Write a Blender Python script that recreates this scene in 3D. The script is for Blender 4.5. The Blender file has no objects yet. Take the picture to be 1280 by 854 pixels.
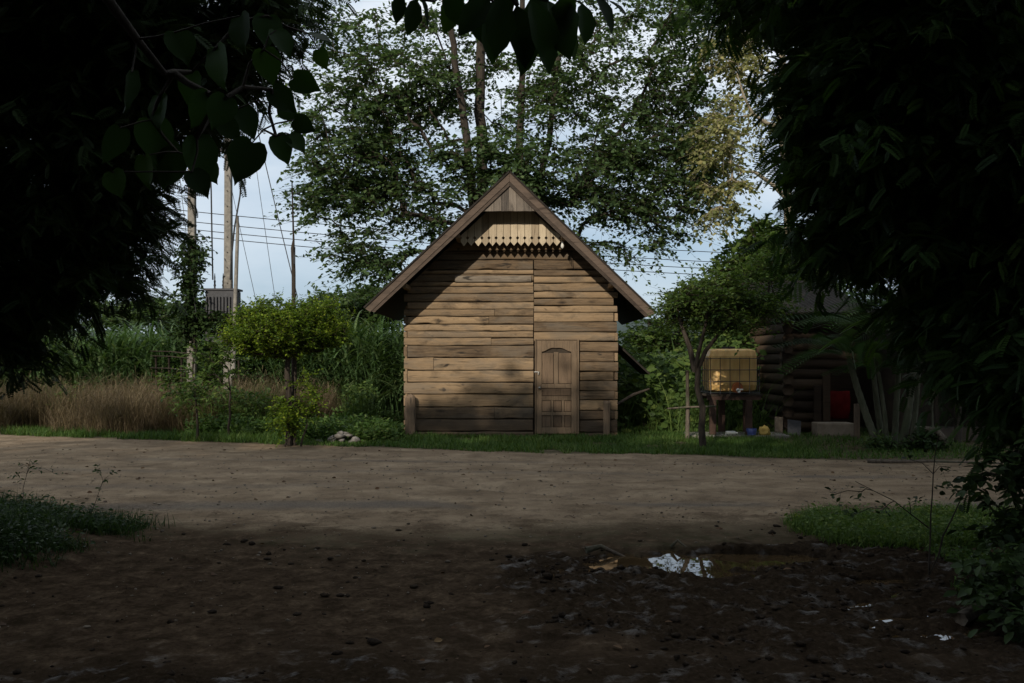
import bpy, math
import numpy as np
from mathutils import Vector, Matrix
R = np.random.default_rng(11)
PI = math.pi
scene = bpy.context.scene
COL = scene.collection
CAMZ, F = 1.6, 1244.0

def at(px, py, Y):
    """measured position in the photograph at a distance Y -> point in the place"""
    return np.array([(px - 640) / F * Y, Y, CAMZ + (450 - py) / F * Y])

# ------------------------------------------------------------------ noise
_TAB = np.random.default_rng(3).random((256, 256))
def vnoise(x, y, seed=0):
    x = np.asarray(x, float) + seed * 17.31; y = np.asarray(y, float) + seed * 9.77
    xi = np.floor(x).astype(int); yi = np.floor(y).astype(int)
    fx = x - xi; fy = y - yi
    fx = fx * fx * (3 - 2 * fx); fy = fy * fy * (3 - 2 * fy)
    a = _TAB[xi & 255, yi & 255]; b = _TAB[(xi + 1) & 255, yi & 255]
    c = _TAB[xi & 255, (yi + 1) & 255]; d = _TAB[(xi + 1) & 255, (yi + 1) & 255]
    return (a * (1 - fx) + b * fx) * (1 - fy) + (c * (1 - fx) + d * fx) * fy
def fbm(x, y, seed=0, o=4):
    s = 0; a = .5; t = 0
    for i in range(o):
        s = s + a * vnoise(np.asarray(x) * 2 ** i, np.asarray(y) * 2 ** i, seed + i * 3); t += a; a *= .5
    return s / t
def smooth(a, b, x):
    t = np.clip((x - a) / (b - a), 0, 1); return t * t * (3 - 2 * t)
def norm(v):
    return v / np.maximum(np.linalg.norm(v, axis=-1, keepdims=True), 1e-9)

# ------------------------------------------------------------------ materials
def new_mat(name):
    m = bpy.data.materials.new(name); m.use_nodes = True
    nt = m.node_tree; nt.nodes.clear()
    out = nt.nodes.new('ShaderNodeOutputMaterial')
    return m, nt, out
def N(nt, typ, **kw):
    n = nt.nodes.new('ShaderNode' + typ)
    for k, v in kw.items():
        if k in ('Scale', 'Detail', 'Roughness', 'Fac', 'W', 'Distortion', 'Lacunarity', 'Strength', 'Distance', 'Metallic', 'Value', 'Vector', 'Color', 'Location', 'Rotation', 'Randomness', 'Weight', 'IOR'):
            n.inputs[k].default_value = v
        else: setattr(n, k, v)
    return n
def ramp(nt, fac, stops):
    r = nt.nodes.new('ShaderNodeValToRGB')
    els = r.color_ramp.elements
    while len(els) < len(stops): els.new(.5)
    for e, (p, c) in zip(els, stops):
        e.position = p; e.color = (c[0], c[1], c[2], 1) if len(c) == 3 else c
    nt.links.new(fac, r.inputs[0]); return r.outputs[0]
def mixc(nt, fac, a, b, mode='MIX'):
    n = nt.nodes.new('ShaderNodeMix'); n.data_type = 'RGBA'; n.blend_type = mode
    for sock, v in ((n.inputs[0], fac), (n.inputs[6], a), (n.inputs[7], b)):
        if hasattr(v, 'node'): nt.links.new(v, sock)
        else: sock.default_value = v if isinstance(v, (int, float)) else (v[0], v[1], v[2], 1)
    return n.outputs[2]
def coords(nt, scale=(1, 1, 1), kind='Object'):
    tc = nt.nodes.new('ShaderNodeTexCoord'); mp = nt.nodes.new('ShaderNodeMapping')
    mp.inputs['Scale'].default_value = scale
    nt.links.new(tc.outputs[kind], mp.inputs[0]); return mp.outputs[0]
def noise_(nt, vec, scale, detail=5, rough=.6, dist=0):
    n = N(nt, 'TexNoise', Scale=scale, Detail=detail, Roughness=rough, Distortion=dist)
    nt.links.new(vec, n.inputs['Vector']); return n.outputs['Fac']
def attr(nt, name):
    a = nt.nodes.new('ShaderNodeAttribute'); a.attribute_name = name; return a.outputs['Fac']
def mathn(nt, op, a, b=0.0, c=None):
    n = nt.nodes.new('ShaderNodeMath'); n.operation = op
    for i, v in enumerate((a, b) if c is None else (a, b, c)):
        if hasattr(v, 'node'): nt.links.new(v, n.inputs[i])
        else: n.inputs[i].default_value = v
    return n.outputs[0]
def bsdf(nt, out, col, rough=.8, bump=None, bstr=.3, bdist=.01, spec=.3, metal=0):
    p = nt.nodes.new('ShaderNodeBsdfPrincipled')
    for k, v in (('Base Color', col), ('Roughness', rough)):
        if hasattr(v, 'node'): nt.links.new(v, p.inputs[k])
        else: p.inputs[k].default_value = v if isinstance(v, (int, float)) else (*v, 1)
    if hasattr(spec, 'node'): nt.links.new(spec, p.inputs['Specular IOR Level'])
    else: p.inputs['Specular IOR Level'].default_value = spec
    p.inputs['Metallic'].default_value = metal
    if bump is not None:
        b = N(nt, 'Bump', Strength=bstr, Distance=bdist); nt.links.new(bump, b.inputs['Height'])
        nt.links.new(b.outputs[0], p.inputs['Normal'])
    if out: nt.links.new(p.outputs[0], out.inputs[0])
    return p

def leaf_mat(name, c0, c1, c2=None, trans=.3, rough=.5, clump=1.2):
    m, nt, out = new_mat(name)
    v = attr(nt, 'var'); co = coords(nt)
    n = noise_(nt, co, clump, 2)
    f = mathn(nt, 'ADD', mathn(nt, 'MULTIPLY', v, .6), mathn(nt, 'MULTIPLY', n, .55))
    st = [(.25, c0), (.75, c1)]
    if c2: st.append((.95, c2))
    col = ramp(nt, f, st)
    p = bsdf(nt, None, col, rough, spec=.12)
    t = nt.nodes.new('ShaderNodeBsdfTranslucent')
    nt.links.new(mixc(nt, 1.0, col, (1.25, 1.3, .6), 'MULTIPLY'), t.inputs[0])
    mx = nt.nodes.new('ShaderNodeMixShader'); mx.inputs[0].default_value = trans
    nt.links.new(p.outputs[0], mx.inputs[1]); nt.links.new(t.outputs[0], mx.inputs[2])
    nt.links.new(mx.outputs[0], out.inputs[0]); return m
def wood_mat(name, axis, dark, light, stain=(.03, .025, .02), stain_amt=.5, gscale=1.0, rough=.85, bstr=.5, weather=False):
    m, nt, out = new_mat(name)
    k = 22 * gscale
    sc = {'x': (.9, k, k), 'y': (k, .9, k), 'z': (k, k, .9)}[axis]
    tc = nt.nodes.new('ShaderNodeTexCoord')
    off = nt.nodes.new('ShaderNodeCombineXYZ'); pv = attr(nt, 'var')
    o37 = mathn(nt, 'MULTIPLY', pv, 37.0)
    for i in range(3): nt.links.new(o37, off.inputs[i])
    ad = nt.nodes.new('ShaderNodeVectorMath'); ad.operation = 'ADD'
    nt.links.new(tc.outputs['Object'], ad.inputs[0]); nt.links.new(off.outputs[0], ad.inputs[1])
    mp = nt.nodes.new('ShaderNodeMapping'); mp.inputs['Scale'].default_value = sc
    nt.links.new(ad.outputs[0], mp.inputs[0])
    grain = noise_(nt, mp.outputs[0], 1.6, 7, .65, 1.2)
    mp2 = nt.nodes.new('ShaderNodeMapping'); s2 = [2.2, 2.2, 2.2]; s2['xyz'.index(axis)] = .9
    mp2.inputs['Scale'].default_value = s2; nt.links.new(ad.outputs[0], mp2.inputs[0])
    big = noise_(nt, mp2.outputs[0], 1.7, 5, .62, .4)
    mp3 = nt.nodes.new('ShaderNodeMapping'); s3 = [7, 7, 7]; s3['xyz'.index(axis)] = 2.4
    mp3.inputs['Scale'].default_value = s3; nt.links.new(ad.outputs[0], mp3.inputs[0])
    spots = noise_(nt, mp3.outputs[0], 1.1, 3, .5, .6)
    f = mathn(nt, 'ADD', mathn(nt, 'MULTIPLY', grain, .55), mathn(nt, 'MULTIPLY', mathn(nt, 'SUBTRACT', pv, .5), .42))
    f = mathn(nt, 'ADD', f, mathn(nt, 'MULTIPLY', big, .5))
    base = ramp(nt, f, [(.28, dark), (.5, tuple((a + b) / 2 for a, b in zip(dark, light))), (.75, light)])
    sm = ramp(nt, big, [(.52, (0, 0, 0)), (.72, (1, 1, 1))])
    sm2 = ramp(nt, spots, [(.63, (0, 0, 0)), (.73, (1, 1, 1))])
    sf = mathn(nt, 'MULTIPLY', mathn(nt, 'MAXIMUM', sm, sm2), stain_amt)
    col = mixc(nt, sf, base, stain)
    mp4 = nt.nodes.new('ShaderNodeMapping'); s4 = [9, 9, 9]; s4['xyz'.index(axis)] = 2.6
    mp4.inputs['Scale'].default_value = s4; nt.links.new(ad.outputs[0], mp4.inputs[0])
    vo = N(nt, 'TexVoronoi', Scale=.55, Randomness=1.0); nt.links.new(mp4.outputs[0], vo.inputs['Vector'])
    kn = ramp(nt, mathn(nt, 'ADD', vo.outputs['Distance'], mathn(nt, 'MULTIPLY', grain, .25)), [(.16, (1, 1, 1)), (.30, (0, 0, 0))])
    sc_ = nt.nodes.new('ShaderNodeSeparateColor'); nt.links.new(vo.outputs['Color'], sc_.inputs[0])
    kn = mathn(nt, 'MULTIPLY', kn, ramp(nt, sc_.outputs[0], [(.60, (0, 0, 0)), (.68, (1, 1, 1))]))
    col = mixc(nt, mathn(nt, 'MULTIPLY', kn, min(1, stain_amt * 1.1)), col, stain)
    crack = ramp(nt, grain, [(.33, (.35, .35, .35)), (.42, (1, 1, 1))])
    col = mixc(nt, .8, col, crack, 'MULTIPLY')
    if weather:
        wn = noise_(nt, mp2.outputs[0], 1.1, 5, .6, 1.0)
        col = mixc(nt, mathn(nt, 'MULTIPLY', ramp(nt, wn, [(.48, (0, 0, 0)), (.64, (1, 1, 1))]), .55), col, (.13, .108, .082))
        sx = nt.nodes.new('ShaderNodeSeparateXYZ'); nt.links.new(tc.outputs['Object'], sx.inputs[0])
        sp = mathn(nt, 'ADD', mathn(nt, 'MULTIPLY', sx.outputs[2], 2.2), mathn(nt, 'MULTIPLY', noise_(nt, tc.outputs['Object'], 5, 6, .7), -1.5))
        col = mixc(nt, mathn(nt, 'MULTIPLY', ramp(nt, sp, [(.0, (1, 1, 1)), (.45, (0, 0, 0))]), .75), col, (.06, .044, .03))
    # very pale worn fibres
    fine = noise_(nt, mp.outputs[0], 6, 4, .7)
    col = mixc(nt, mathn(nt, 'MULTIPLY', ramp(nt, fine, [(.6, (0, 0, 0)), (.75, (1, 1, 1))]), .22), col, tuple(min(1, c * 1.7) for c in light))
    bsdf(nt, out, col, rough, bump=mathn(nt, 'ADD', grain, mathn(nt, 'MULTIPLY', spots, .6)), bstr=bstr, bdist=.012, spec=.2)
    return m
def rough_mat(name, c0, c1, scale=6, rough=.85, bstr=.4, bdist=.01, metal=0, spec=.3, detail=6):
    m, nt, out = new_mat(name); co = coords(nt)
    n = noise_(nt, co, scale, detail, .6)
    n2 = noise_(nt, co, scale * .2, 3, .6)
    f = mathn(nt, 'ADD', mathn(nt, 'MULTIPLY', n, .6), mathn(nt, 'MULTIPLY', n2, .4))
    bsdf(nt, out, ramp(nt, f, [(.35, c0), (.65, c1)]), rough, bump=n, bstr=bstr, bdist=bdist, metal=metal, spec=spec)
    return m
def bark_mat(name, c0, c1, lichen=None):
    m, nt, out = new_mat(name); co = coords(nt, (6, 6, 1.2)); c2 = coords(nt)
    n = noise_(nt, co, 2.4, 7, .65, .7); b = noise_(nt, c2, 1.6, 4)
    col = ramp(nt, n, [(.3, c0), (.7, c1)])
    if lichen: col = mixc(nt, mathn(nt, 'MULTIPLY', ramp(nt, b, [(.5, (0, 0, 0)), (.62, (1, 1, 1))]), .7), col, lichen)
    bsdf(nt, out, col, .9, bump=n, bstr=.8, bdist=.03, spec=.15); return m

# ------------------------------------------------------------------ mesh builders
def link(name, me, mat, parent=None):
    o = bpy.data.objects.new(name, me); COL.objects.link(o)
    if mat: me.materials.append(mat)
    if parent is not None:
        o.parent = parent; o.location = -Vector(parent.location)
    return o
def np_mesh(name, V, Fc, mat, parent=None, var=None, shade=False, attrs=None):
    V = np.asarray(V, np.float32); Fc = np.asarray(Fc, np.int32); k = Fc.shape[1]
    me = bpy.data.meshes.new(name)
    me.vertices.add(len(V)); me.vertices.foreach_set('co', V.ravel())
    me.loops.add(Fc.size); me.loops.foreach_set('vertex_index', Fc.ravel())
    me.polygons.add(len(Fc)); me.polygons.foreach_set('loop_start', np.arange(0, Fc.size, k, dtype=np.int32))
    me.update(calc_edges=True)
    if shade: me.polygons.foreach_set('use_smooth', np.ones(len(Fc), bool))
    at_ = dict(attrs or {})
    if var is not None: at_['var'] = var
    for n_, a_ in at_.items():
        A = me.attributes.new(n_, 'FLOAT', 'POINT'); A.data.foreach_set('value', np.asarray(a_, np.float32))
    return link(name, me, mat, parent)
class MB:
    def __init__(s): s.v = []; s.f = []; s.a = []; s.sm = []
    def add(s, vs, fs, var=None, smooth=False):
        o = len(s.v); var = R.random() if var is None else var
        s.v += [tuple(float(c) for c in v) for v in vs]; s.a += [var] * len(vs)
        s.f += [tuple(i + o for i in f) for f in fs]; s.sm += [smooth] * len(fs)
    def box(s, c, size, rot=None, bev=0.0, var=None):
        hx, hy, hz = [d / 2 for d in size]
        M = rot if rot is not None else Matrix.Identity(3)
        b = min(bev, hx * .9, hy * .9, hz * .9)
        if b <= 0:
            vs = [(x, y, z) for x in (-hx, hx) for y in (-hy, hy) for z in (-hz, hz)]
            fs = [(0, 1, 3, 2), (4, 6, 7, 5), (0, 4, 5, 1), (2, 3, 7, 6), (0, 2, 6, 4), (1, 5, 7, 3)]
        else:
            bm = __import__('bmesh').new(); B = __import__('bmesh')
            B.ops.create_cube(bm, size=1)
            for v in bm.verts: v.co = Vector((v.co.x * 2 * hx, v.co.y * 2 * hy, v.co.z * 2 * hz))
            B.ops.bevel(bm, geom=bm.edges[:], offset=b, segments=2, affect='EDGES', profile=.6)
            bm.verts.ensure_lookup_table(); bm.verts.index_update()
            vs = [tuple(v.co) for v in bm.verts]; fs = [tuple(v.index for v in f.verts) for f in bm.faces]; bm.free()
        vs = [tuple(M @ Vector(v) + Vector(c)) for v in vs]
        s.add(vs, fs, var)
    def tube(s, pts, rad, k=6, var=None, caps=True, smooth=True):
        pts = np.array(pts, float); n = len(pts)
        rad = np.full(n, rad) if np.isscalar(rad) else np.array(rad, float)
        V, Q = tube_np(pts, rad, k)
        fs = [tuple(q) for q in Q]
        if caps: fs += [tuple(range(k - 1, -1, -1)), tuple(range((n - 1) * k, n * k))]
        s.add(V, fs, var, smooth)
    def prism(s, poly, y0, y1, var=None):
        """polygon in x,z extruded along y"""
        n = len(poly)
        vs = [(p[0], y0, p[1]) for p in poly] + [(p[0], y1, p[1]) for p in poly]
        fs = [tuple(range(n)), tuple(range(2 * n - 1, n - 1, -1))] + [((i + 1) % n, i, i + n, (i + 1) % n + n) for i in range(n)]
        s.add(vs, fs, var)
    def build(s, name, mat, parent=None):
        me = bpy.data.meshes.new(name); me.from_pydata(s.v, [], s.f); me.update()
        A = me.attributes.new('var', 'FLOAT', 'POINT'); A.data.foreach_set('value', np.array(s.a, np.float32))
        me.polygons.foreach_set('use_smooth', np.array(s.sm, bool))
        return link(name, me, mat, parent)
def tube_np(pts, rad, k=6):
    n = len(pts)
    T = np.gradient(pts, axis=0) if n > 2 else np.repeat((pts[1:] - pts[:1]), n, 0)
    T = norm(T); ref = np.array([0, 0, 1.]) if abs(T[0, 2]) < .9 else np.array([1., 0, 0])
    A = norm(np.cross(T, ref)); B = np.cross(T, A)
    th = np.arange(k) * 2 * PI / k
    V = pts[:, None] + rad[:, None, None] * (A[:, None] * np.cos(th)[None, :, None] + B[:, None] * np.sin(th)[None, :, None])
    i = np.arange(n - 1)[:, None] * k; j = np.arange(k)[None]; j2 = (j + 1) % k
    Q = np.stack([i + j, i + k + j, i + k + j2, i + j2], -1).reshape(-1, 4)
    return V.reshape(-1, 3), Q
def tag(o, label=None, cat=None, group=None, kind=None):
    if label: o['label'] = label
    if cat: o['category'] = cat
    if group: o['group'] = group
    if kind: o['kind'] = kind
    return o
def thing(name, loc, label, cat, group=None):
    o = bpy.data.objects.new(name, None); COL.objects.link(o); o.location = loc; o.empty_display_size = .2
    return tag(o, label, cat, group)
def rotz(a): return Matrix.Rotation(a, 3, 'Z')

# ------------------------------------------------------------------ leaf templates (t along, s across, n up)
def tpl_simple():
    return (np.array([(0, 0, 0), (.42, .5, .07), (1, 0, -.06), (.42, -.5, .07)], float), np.array([(0, 1, 2), (0, 2, 3)]))
def tpl_oval():
    v = [(0, 0, 0), (.5, 0, -.02), (1, 0, -.1)]
    up = [(.18, .32, .05), (.5, .5, .07), (.8, .3, 0)]
    v += up + [(a, -b, c) for a, b, c in up]
    f = [(0, 1, 3), (3, 1, 4), (4, 1, 5), (5, 1, 2), (0, 6, 1), (6, 7, 1), (7, 8, 1), (8, 2, 1)]
    return np.array(v, float), np.array(f)
def tpl_heart():
    out = [(-.06, .16), (-.04, .34), (.1, .5), (.3, .56), (.5, .5), (.68, .34), (.84, .15), (.93, .05)]
    mid = [0, .12, .3, .5, .7, .86, 1.0]
    v = [(t, 0, -.03 - .12 * t * t) for t in mid]
    nm = len(v)
    for sgn in (1, -1):
        v += [(t, sgn * s, .10 * s - .10 * t * t + .02 * math.sin(i * 2.3)) for i, (t, s) in enumerate(out)]
    f = []
    near = [0, 0, 1, 2, 3, 4, 5, 5]
    for h in (0, 1):
        b = nm + h * len(out)
        for i in range(len(out) - 1):
            f.append((near[i], b + i, b + i + 1) if h == 0 else (near[i], b + i + 1, b + i))
            if near[i + 1] != near[i]:
                f.append((near[i], b + i + 1, near[i + 1]) if h == 0 else (near[i], near[i + 1], b + i + 1))
        f.append((5, b + 7, 6) if h == 0 else (5, 6, b + 7))
    return np.array(v, float), np.array(f)
def tpl_pinnate(n, ll, lw, droop=.25, ang=.95, petiole=.12):
    """compound leaf: n pairs of leaflets of length ll and width lw (fraction of leaf length)"""
    V = []; Fc = []
    def nb(t): return -droop * t * t
    r = .006
    for t in np.linspace(0, 1, 4):
        V += [(t, r, nb(t)), (t, -r, nb(t))]
    for i in range(3):
        a = 2 * i; Fc += [(a, a + 1, a + 3), (a, a + 3, a + 2)]
    for i in range(n):
        t = petiole + (1 - petiole) * (i + .5) / n
        for sg in (1, -1):
            l = ll * (1 - .35 * abs(2 * (i + .5) / n - .9) ** 2); w = lw * .5
            d = np.array([math.cos(ang), sg * math.sin(ang), -.18]); q = np.array([-sg * math.sin(ang), math.cos(ang), 0]) * w
            b = np.array([t, 0, nb(t)]); o = len(V)
            V += [tuple(b), tuple(b + d * l * .5 + q + (0, 0, .02)), tuple(b + d * l), tuple(b + d * l * .5 - q)]
            Fc += [(o, o + 1, o + 2), (o, o + 2, o + 3)]
    return np.array(V, float), np.array(Fc)
def tpl_blade(seg=3, bend=.35, fold=0):
    V = []; Fc = []
    for i in range(seg):
        t = i / seg; w = .5 * (1 - t ** 1.6) + .02
        V += [(t * (1 - .25 * bend * t), w, -bend * t * t + fold * w), (t * (1 - .25 * bend * t), -w, -bend * t * t + fold * w)]
    V.append((1 - .25 * bend, 0, -bend)); n = len(V) - 1
    for i in range(seg - 1):
        a = 2 * i; Fc += [(a, a + 1, a + 3), (a, a + 3, a + 2)]
    Fc.append((n - 2, n - 1, n)); return np.array(V, float), np.array(Fc)
def tpl_twig():
    V = []; 
    for t, r in ((0, 1), (.5, .7), (1, .25)):
        for a in range(3):
            V.append((t, .5 * r * math.cos(a * 2.094), t))     # third comp handled specially below
    V = np.array(V); Fc = []
    for i in range(2):
        for a in range(3):
            b = (a + 1) % 3; Fc += [(3 * i + a, 3 * i + 3 + a, 3 * i + 3 + b), (3 * i + a, 3 * i + 3 + b, 3 * i + b)]
    return V, np.array(Fc)
def inst(tpl, P, D, Nn, L, W, var=None):
    """place a template at many points; returns V, F, var"""
    tv, tf = tpl; n = len(P); k = len(tv)
    D = norm(D); S = norm(np.cross(D, Nn)); U = np.cross(S, D)
    L = np.broadcast_to(L, (n,)).astype(float); W = np.broadcast_to(W, (n,)).astype(float)
    V = (P[:, None] + D[:, None] * (tv[None, :, 0, None] * L[:, None, None]) + S[:, None] * (tv[None, :, 1, None] * W[:, None, None])
         + U[:, None] * (tv[None, :, 2, None] * L[:, None, None]))
    Fc = tf[None] + (np.arange(n) * k)[:, None, None]
    var = R.random(n) if var is None else var
    return V.reshape(-1, 3), Fc.reshape(-1, 3), np.repeat(var, k)
def merge(parts):
    V = []; Fc = []; A = []; o = 0
    for v, f, a in parts:
        V.append(v); Fc.append(f + o); A.append(a); o += len(v)
    return np.concatenate(V), np.concatenate(Fc), np.concatenate(A)
def twig_mesh(B, E, r):
    """thin three sided twigs from B to E"""
    n = len(B); D = norm(E - B); S = norm(np.cross(D, np.array([.3, .2, 1.]))); U = np.cross(S, D)
    V = []
    for t, q in ((0, 1), (1, .3)):
        c = B + (E - B) * t
        for a in range(3):
            V.append(c + (S * math.cos(a * 2.094) + U * math.sin(a * 2.094)) * np.reshape(r * q, (-1, 1)))
    V = np.stack(V, 1).reshape(-1, 3); tf = []
    for a in range(3):
        b = (a + 1) % 3; tf.append((a, 3 + a, 3 + b, b))
    Fc = (np.array(tf)[None] + (np.arange(n) * 6)[:, None, None]).reshape(-1, 4)
    return V, Fc

# ------------------------------------------------------------------ trees
def blobs(lst, scale=1.0):
    """crown masses: (px, py, rx px, ry px, Y, depth m, count) -> points"""
    out = []
    for px, py, rx, ry, Y, dy, n in lst:
        n = max(1, int(n * scale)); u = norm(R.normal(size=(n, 3))) * (R.random((n, 1)) ** (1 / 2.4))
        c = at(px, py, Y); s = Y / F
        out.append(c + u * np.array([rx * s, dy, ry * s]))
    return np.concatenate(out)
def grow(trunks, targets, step=.5, pref=.8, arch=.25, rbase=.2, rmin=.006, sink=0.0):
    pos = []; par = []; chains = []; tr_rad = {}
    for pts, r0, r1 in trunks:
        pts = np.array(pts, float); seg = np.linalg.norm(np.diff(pts, axis=0), axis=1); L = np.concatenate([[0], np.cumsum(seg)])
        n = max(4, int(L[-1] / step)); u = np.linspace(0, L[-1], n)
        P = np.stack([np.interp(u, L, pts[:, i]) for i in range(3)], 1)
        P[1:-1] = (P[:-2] + 2 * P[1:-1] + P[2:]) / 4
        P[1:] += R.normal(size=(n - 1, 3)) * .03 * step * np.array([1, 1, .3]) * 2
        ch = []
        for i in range(n):
            par.append(len(pos) - 1 if i else -1); ch.append(len(pos)); tr_rad[len(pos)] = r0 + (r1 - r0) * i / (n - 1); pos.append(P[i])
        chains.append(ch)
    ntr = len(pos); PA = np.zeros((200000, 3)); PA[:ntr] = pos; cnt = ntr
    d0 = np.array([np.min(np.linalg.norm(PA[:ntr] - t, axis=1)) for t in targets])
    tips = []; tdirs = []
    for ti in np.argsort(d0):
        t = targets[ti]; P = PA[:cnt]; v = t - P; d = np.linalg.norm(v, axis=1)
        cost = d + pref * np.maximum(0, P[:, 2] + .25 * np.linalg.norm(v[:, :2], axis=1) - t[2])
        j = int(np.argmin(cost)); p0 = P[j].copy(); v = t - p0; L = np.linalg.norm(v) + 1e-6
        hz = np.array([v[0], v[1], 0.]); hz /= (np.linalg.norm(hz) + 1e-6)
        p1 = p0 + (norm(v) * .6 + np.array([0, 0, arch * 2]) + R.normal(size=3) * .12) * L * .35
        p2 = t - (hz * .7 + norm(v) * .3) * L * .3 + np.array([0, 0, arch * .5 * L]) + R.normal(size=3) * .06 * L
        n = max(2, int(L / step)); ch = [j]; prev = j
        for i in range(1, n + 1):
            s = i / n
            q = (1 - s) ** 3 * p0 + 3 * (1 - s) ** 2 * s * p1 + 3 * (1 - s) * s * s * p2 + s ** 3 * t
            PA[cnt] = q + (R.normal(size=3) * .06 * step if i < n else 0); par.append(prev); prev = cnt; ch.append(cnt); cnt += 1
        chains.append(ch); tips.append(prev); tdirs.append(PA[prev] - PA[par[prev]])
    c = np.zeros(cnt)
    for t in tips: c[t] = 1
    for i in range(cnt - 1, -1, -1):
        if par[i] >= 0: c[par[i]] += c[i]
    tot = max(c.max(), 1); rad = rbase * (np.maximum(c, .5) / tot) ** .52; rad = np.maximum(rad, rmin)
    for i, r in tr_rad.items(): rad[i] = r
    VS = []; FS = []; o = 0
    for ci, ch in enumerate(chains):
        rr = rad[ch].copy()
        if ci >= len(trunks): rr[0] = min(rr[0], rr[1] * 1.25)
        k = 9 if rr.max() > .08 else (6 if rr.max() > .03 else 4)
        v, f = tube_np(PA[ch], rr, k); VS.append(v); FS.append(f + o); o += len(v)
    return np.concatenate(VS), np.concatenate(FS), PA[tips], norm(np.array(tdirs))
def foliage(T, TD, tpl, twigs=6, leaves=10, tl=.8, ll=.14, lw=.08, droop=.25, flat=.35, lean=.5, spread=.9, hang=0.0, twr=.006, up=(0, 0, 1), ldroop=0.0, outd=.9):
    n = len(T); T = np.repeat(T, twigs, 0); TD = np.repeat(TD, twigs, 0)
    rnd = R.normal(size=T.shape) * np.array([1, 1, flat])
    D = norm(TD * np.array([1, 1, .5]) * outd + rnd * spread + np.array([0, 0, -hang]))
    Lt = tl * (.5 + .8 * R.random(len(T)))[:, None]
    B = T - TD * tl * .5 * R.random((len(T), 1))
    E = B + D * Lt + np.array([0, 0, -1]) * droop * Lt
    tw = twig_mesh(B, E, twr)
    m = leaves; s = (np.arange(m) + .6) / m
    s = s[None, :, None] + R.normal(size=(len(T), m, 1)) * .03
    P = B[:, None] + D[:, None] * Lt[:, None] * s + np.array([0, 0, -1]) * (droop * Lt)[:, None] * s ** 2
    side = norm(np.cross(D, np.array([0, 0, 1.]))); sg = np.where(np.arange(m) % 2 == 0, 1., -1.)[None, :, None]
    LD = D[:, None] * lean + side[:, None] * sg * .8 + R.normal(size=P.shape) * .35 + np.array([0, 0, -ldroop])
    NN = np.array(up, float) + R.normal(size=P.shape) * .45
    P = P.reshape(-1, 3); LD = LD.reshape(-1, 3); NN = NN.reshape(-1, 3)
    sz = (.65 + .6 * R.random(len(P)))
    return inst(tpl, P, LD, NN, ll * sz, lw * sz), tw
def tree(name, label, cat, base, trunks, targets, tpl, leafm, barkm, gk={}, fk={}, group=None, crown='crown'):
    V, Q, T, TD = grow(trunks, targets, **gk)
    o = thing(name, base, label, cat, group)
    (lv, lf, la), (tv, tf) = foliage(T, TD, tpl, **fk)
    V2 = np.concatenate([V, tv]); Q2 = np.concatenate([Q, tf + len(V)])
    np_mesh('trunk', V2, Q2, barkm, o, shade=True)
    np_mesh(crown, lv, lf, leafm, o, var=la)
    return o

M = {}
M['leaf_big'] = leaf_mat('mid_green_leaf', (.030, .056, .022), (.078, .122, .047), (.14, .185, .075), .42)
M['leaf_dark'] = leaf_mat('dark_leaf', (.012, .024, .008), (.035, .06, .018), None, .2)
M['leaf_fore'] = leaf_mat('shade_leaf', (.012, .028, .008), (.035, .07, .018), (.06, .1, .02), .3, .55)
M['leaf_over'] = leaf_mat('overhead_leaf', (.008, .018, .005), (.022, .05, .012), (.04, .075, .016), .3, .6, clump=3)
M['leaf_ochre'] = leaf_mat('yellowing_leaf', (.13, .15, .055), (.27, .26, .11), (.36, .31, .13), .4)
M['leaf_gold'] = leaf_mat('golden_leaf', (.035, .07, .012), (.13, .19, .018), (.25, .30, .03), .35, clump=2.5)
M['leaf_yg'] = leaf_mat('light_green_leaf', (.03, .06, .016), (.08, .125, .03), (.13, .17, .04), .35)
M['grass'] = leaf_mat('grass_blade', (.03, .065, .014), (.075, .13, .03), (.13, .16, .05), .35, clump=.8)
M['grass_lit'] = leaf_mat('sun_dapple_grass_blade', (.035, .07, .016), (.10, .16, .035), (.19, .23, .07), .35, clump=.8)  # sun dapple on the right patch put into the blade colour
M['grass_dark'] = leaf_mat('shade_tinted_rank_grass', (.010, .024, .007), (.032, .062, .016), (.07, .10, .03), .3, clump=1.5)  # darker copy of the grass, canopy shade put into its colour
M['cane'] = leaf_mat('cane_leaf', (.04, .08, .028), (.10, .165, .065), (.19, .23, .10), .35, clump=.5)
M['dry'] = leaf_mat('dry_brush', (.055, .040, .024), (.155, .115, .068), (.28, .22, .13), .2, .8, clump=.9)
M['litter'] = leaf_mat('fallen_leaf', (.04, .022, .012), (.10, .055, .028), (.22, .15, .07), .1, .7, clump=9)
M['bark'] = bark_mat('grey_bark', (.05, .04, .03), (.16, .13, .10), (.07, .09, .05))
M['bark_dark'] = bark_mat('dark_bark', (.018, .014, .011), (.062, .05, .038))
M['bark_pale'] = bark_mat('pale_bark', (.16, .13, .09), (.36, .31, .22))
M['palm_bark'] = bark_mat('palm_stem', (.04, .044, .027), (.11, .11, .075), (.04, .05, .025))

# ------------------------------------------------------------------ camera, sky, sun
cam_d = bpy.data.cameras.new('camera'); cam_d.sensor_width = 36; cam_d.lens = 36 * F / 1280
cam_d.shift_y = 23 / 1280; cam_d.clip_start = .05; cam_d.clip_end = 3000
cam = bpy.data.objects.new('camera', cam_d); COL.objects.link(cam)
cam.location = (0, 0, CAMZ); cam.rotation_euler = (PI / 2, 0, 0); scene.camera = cam

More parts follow.
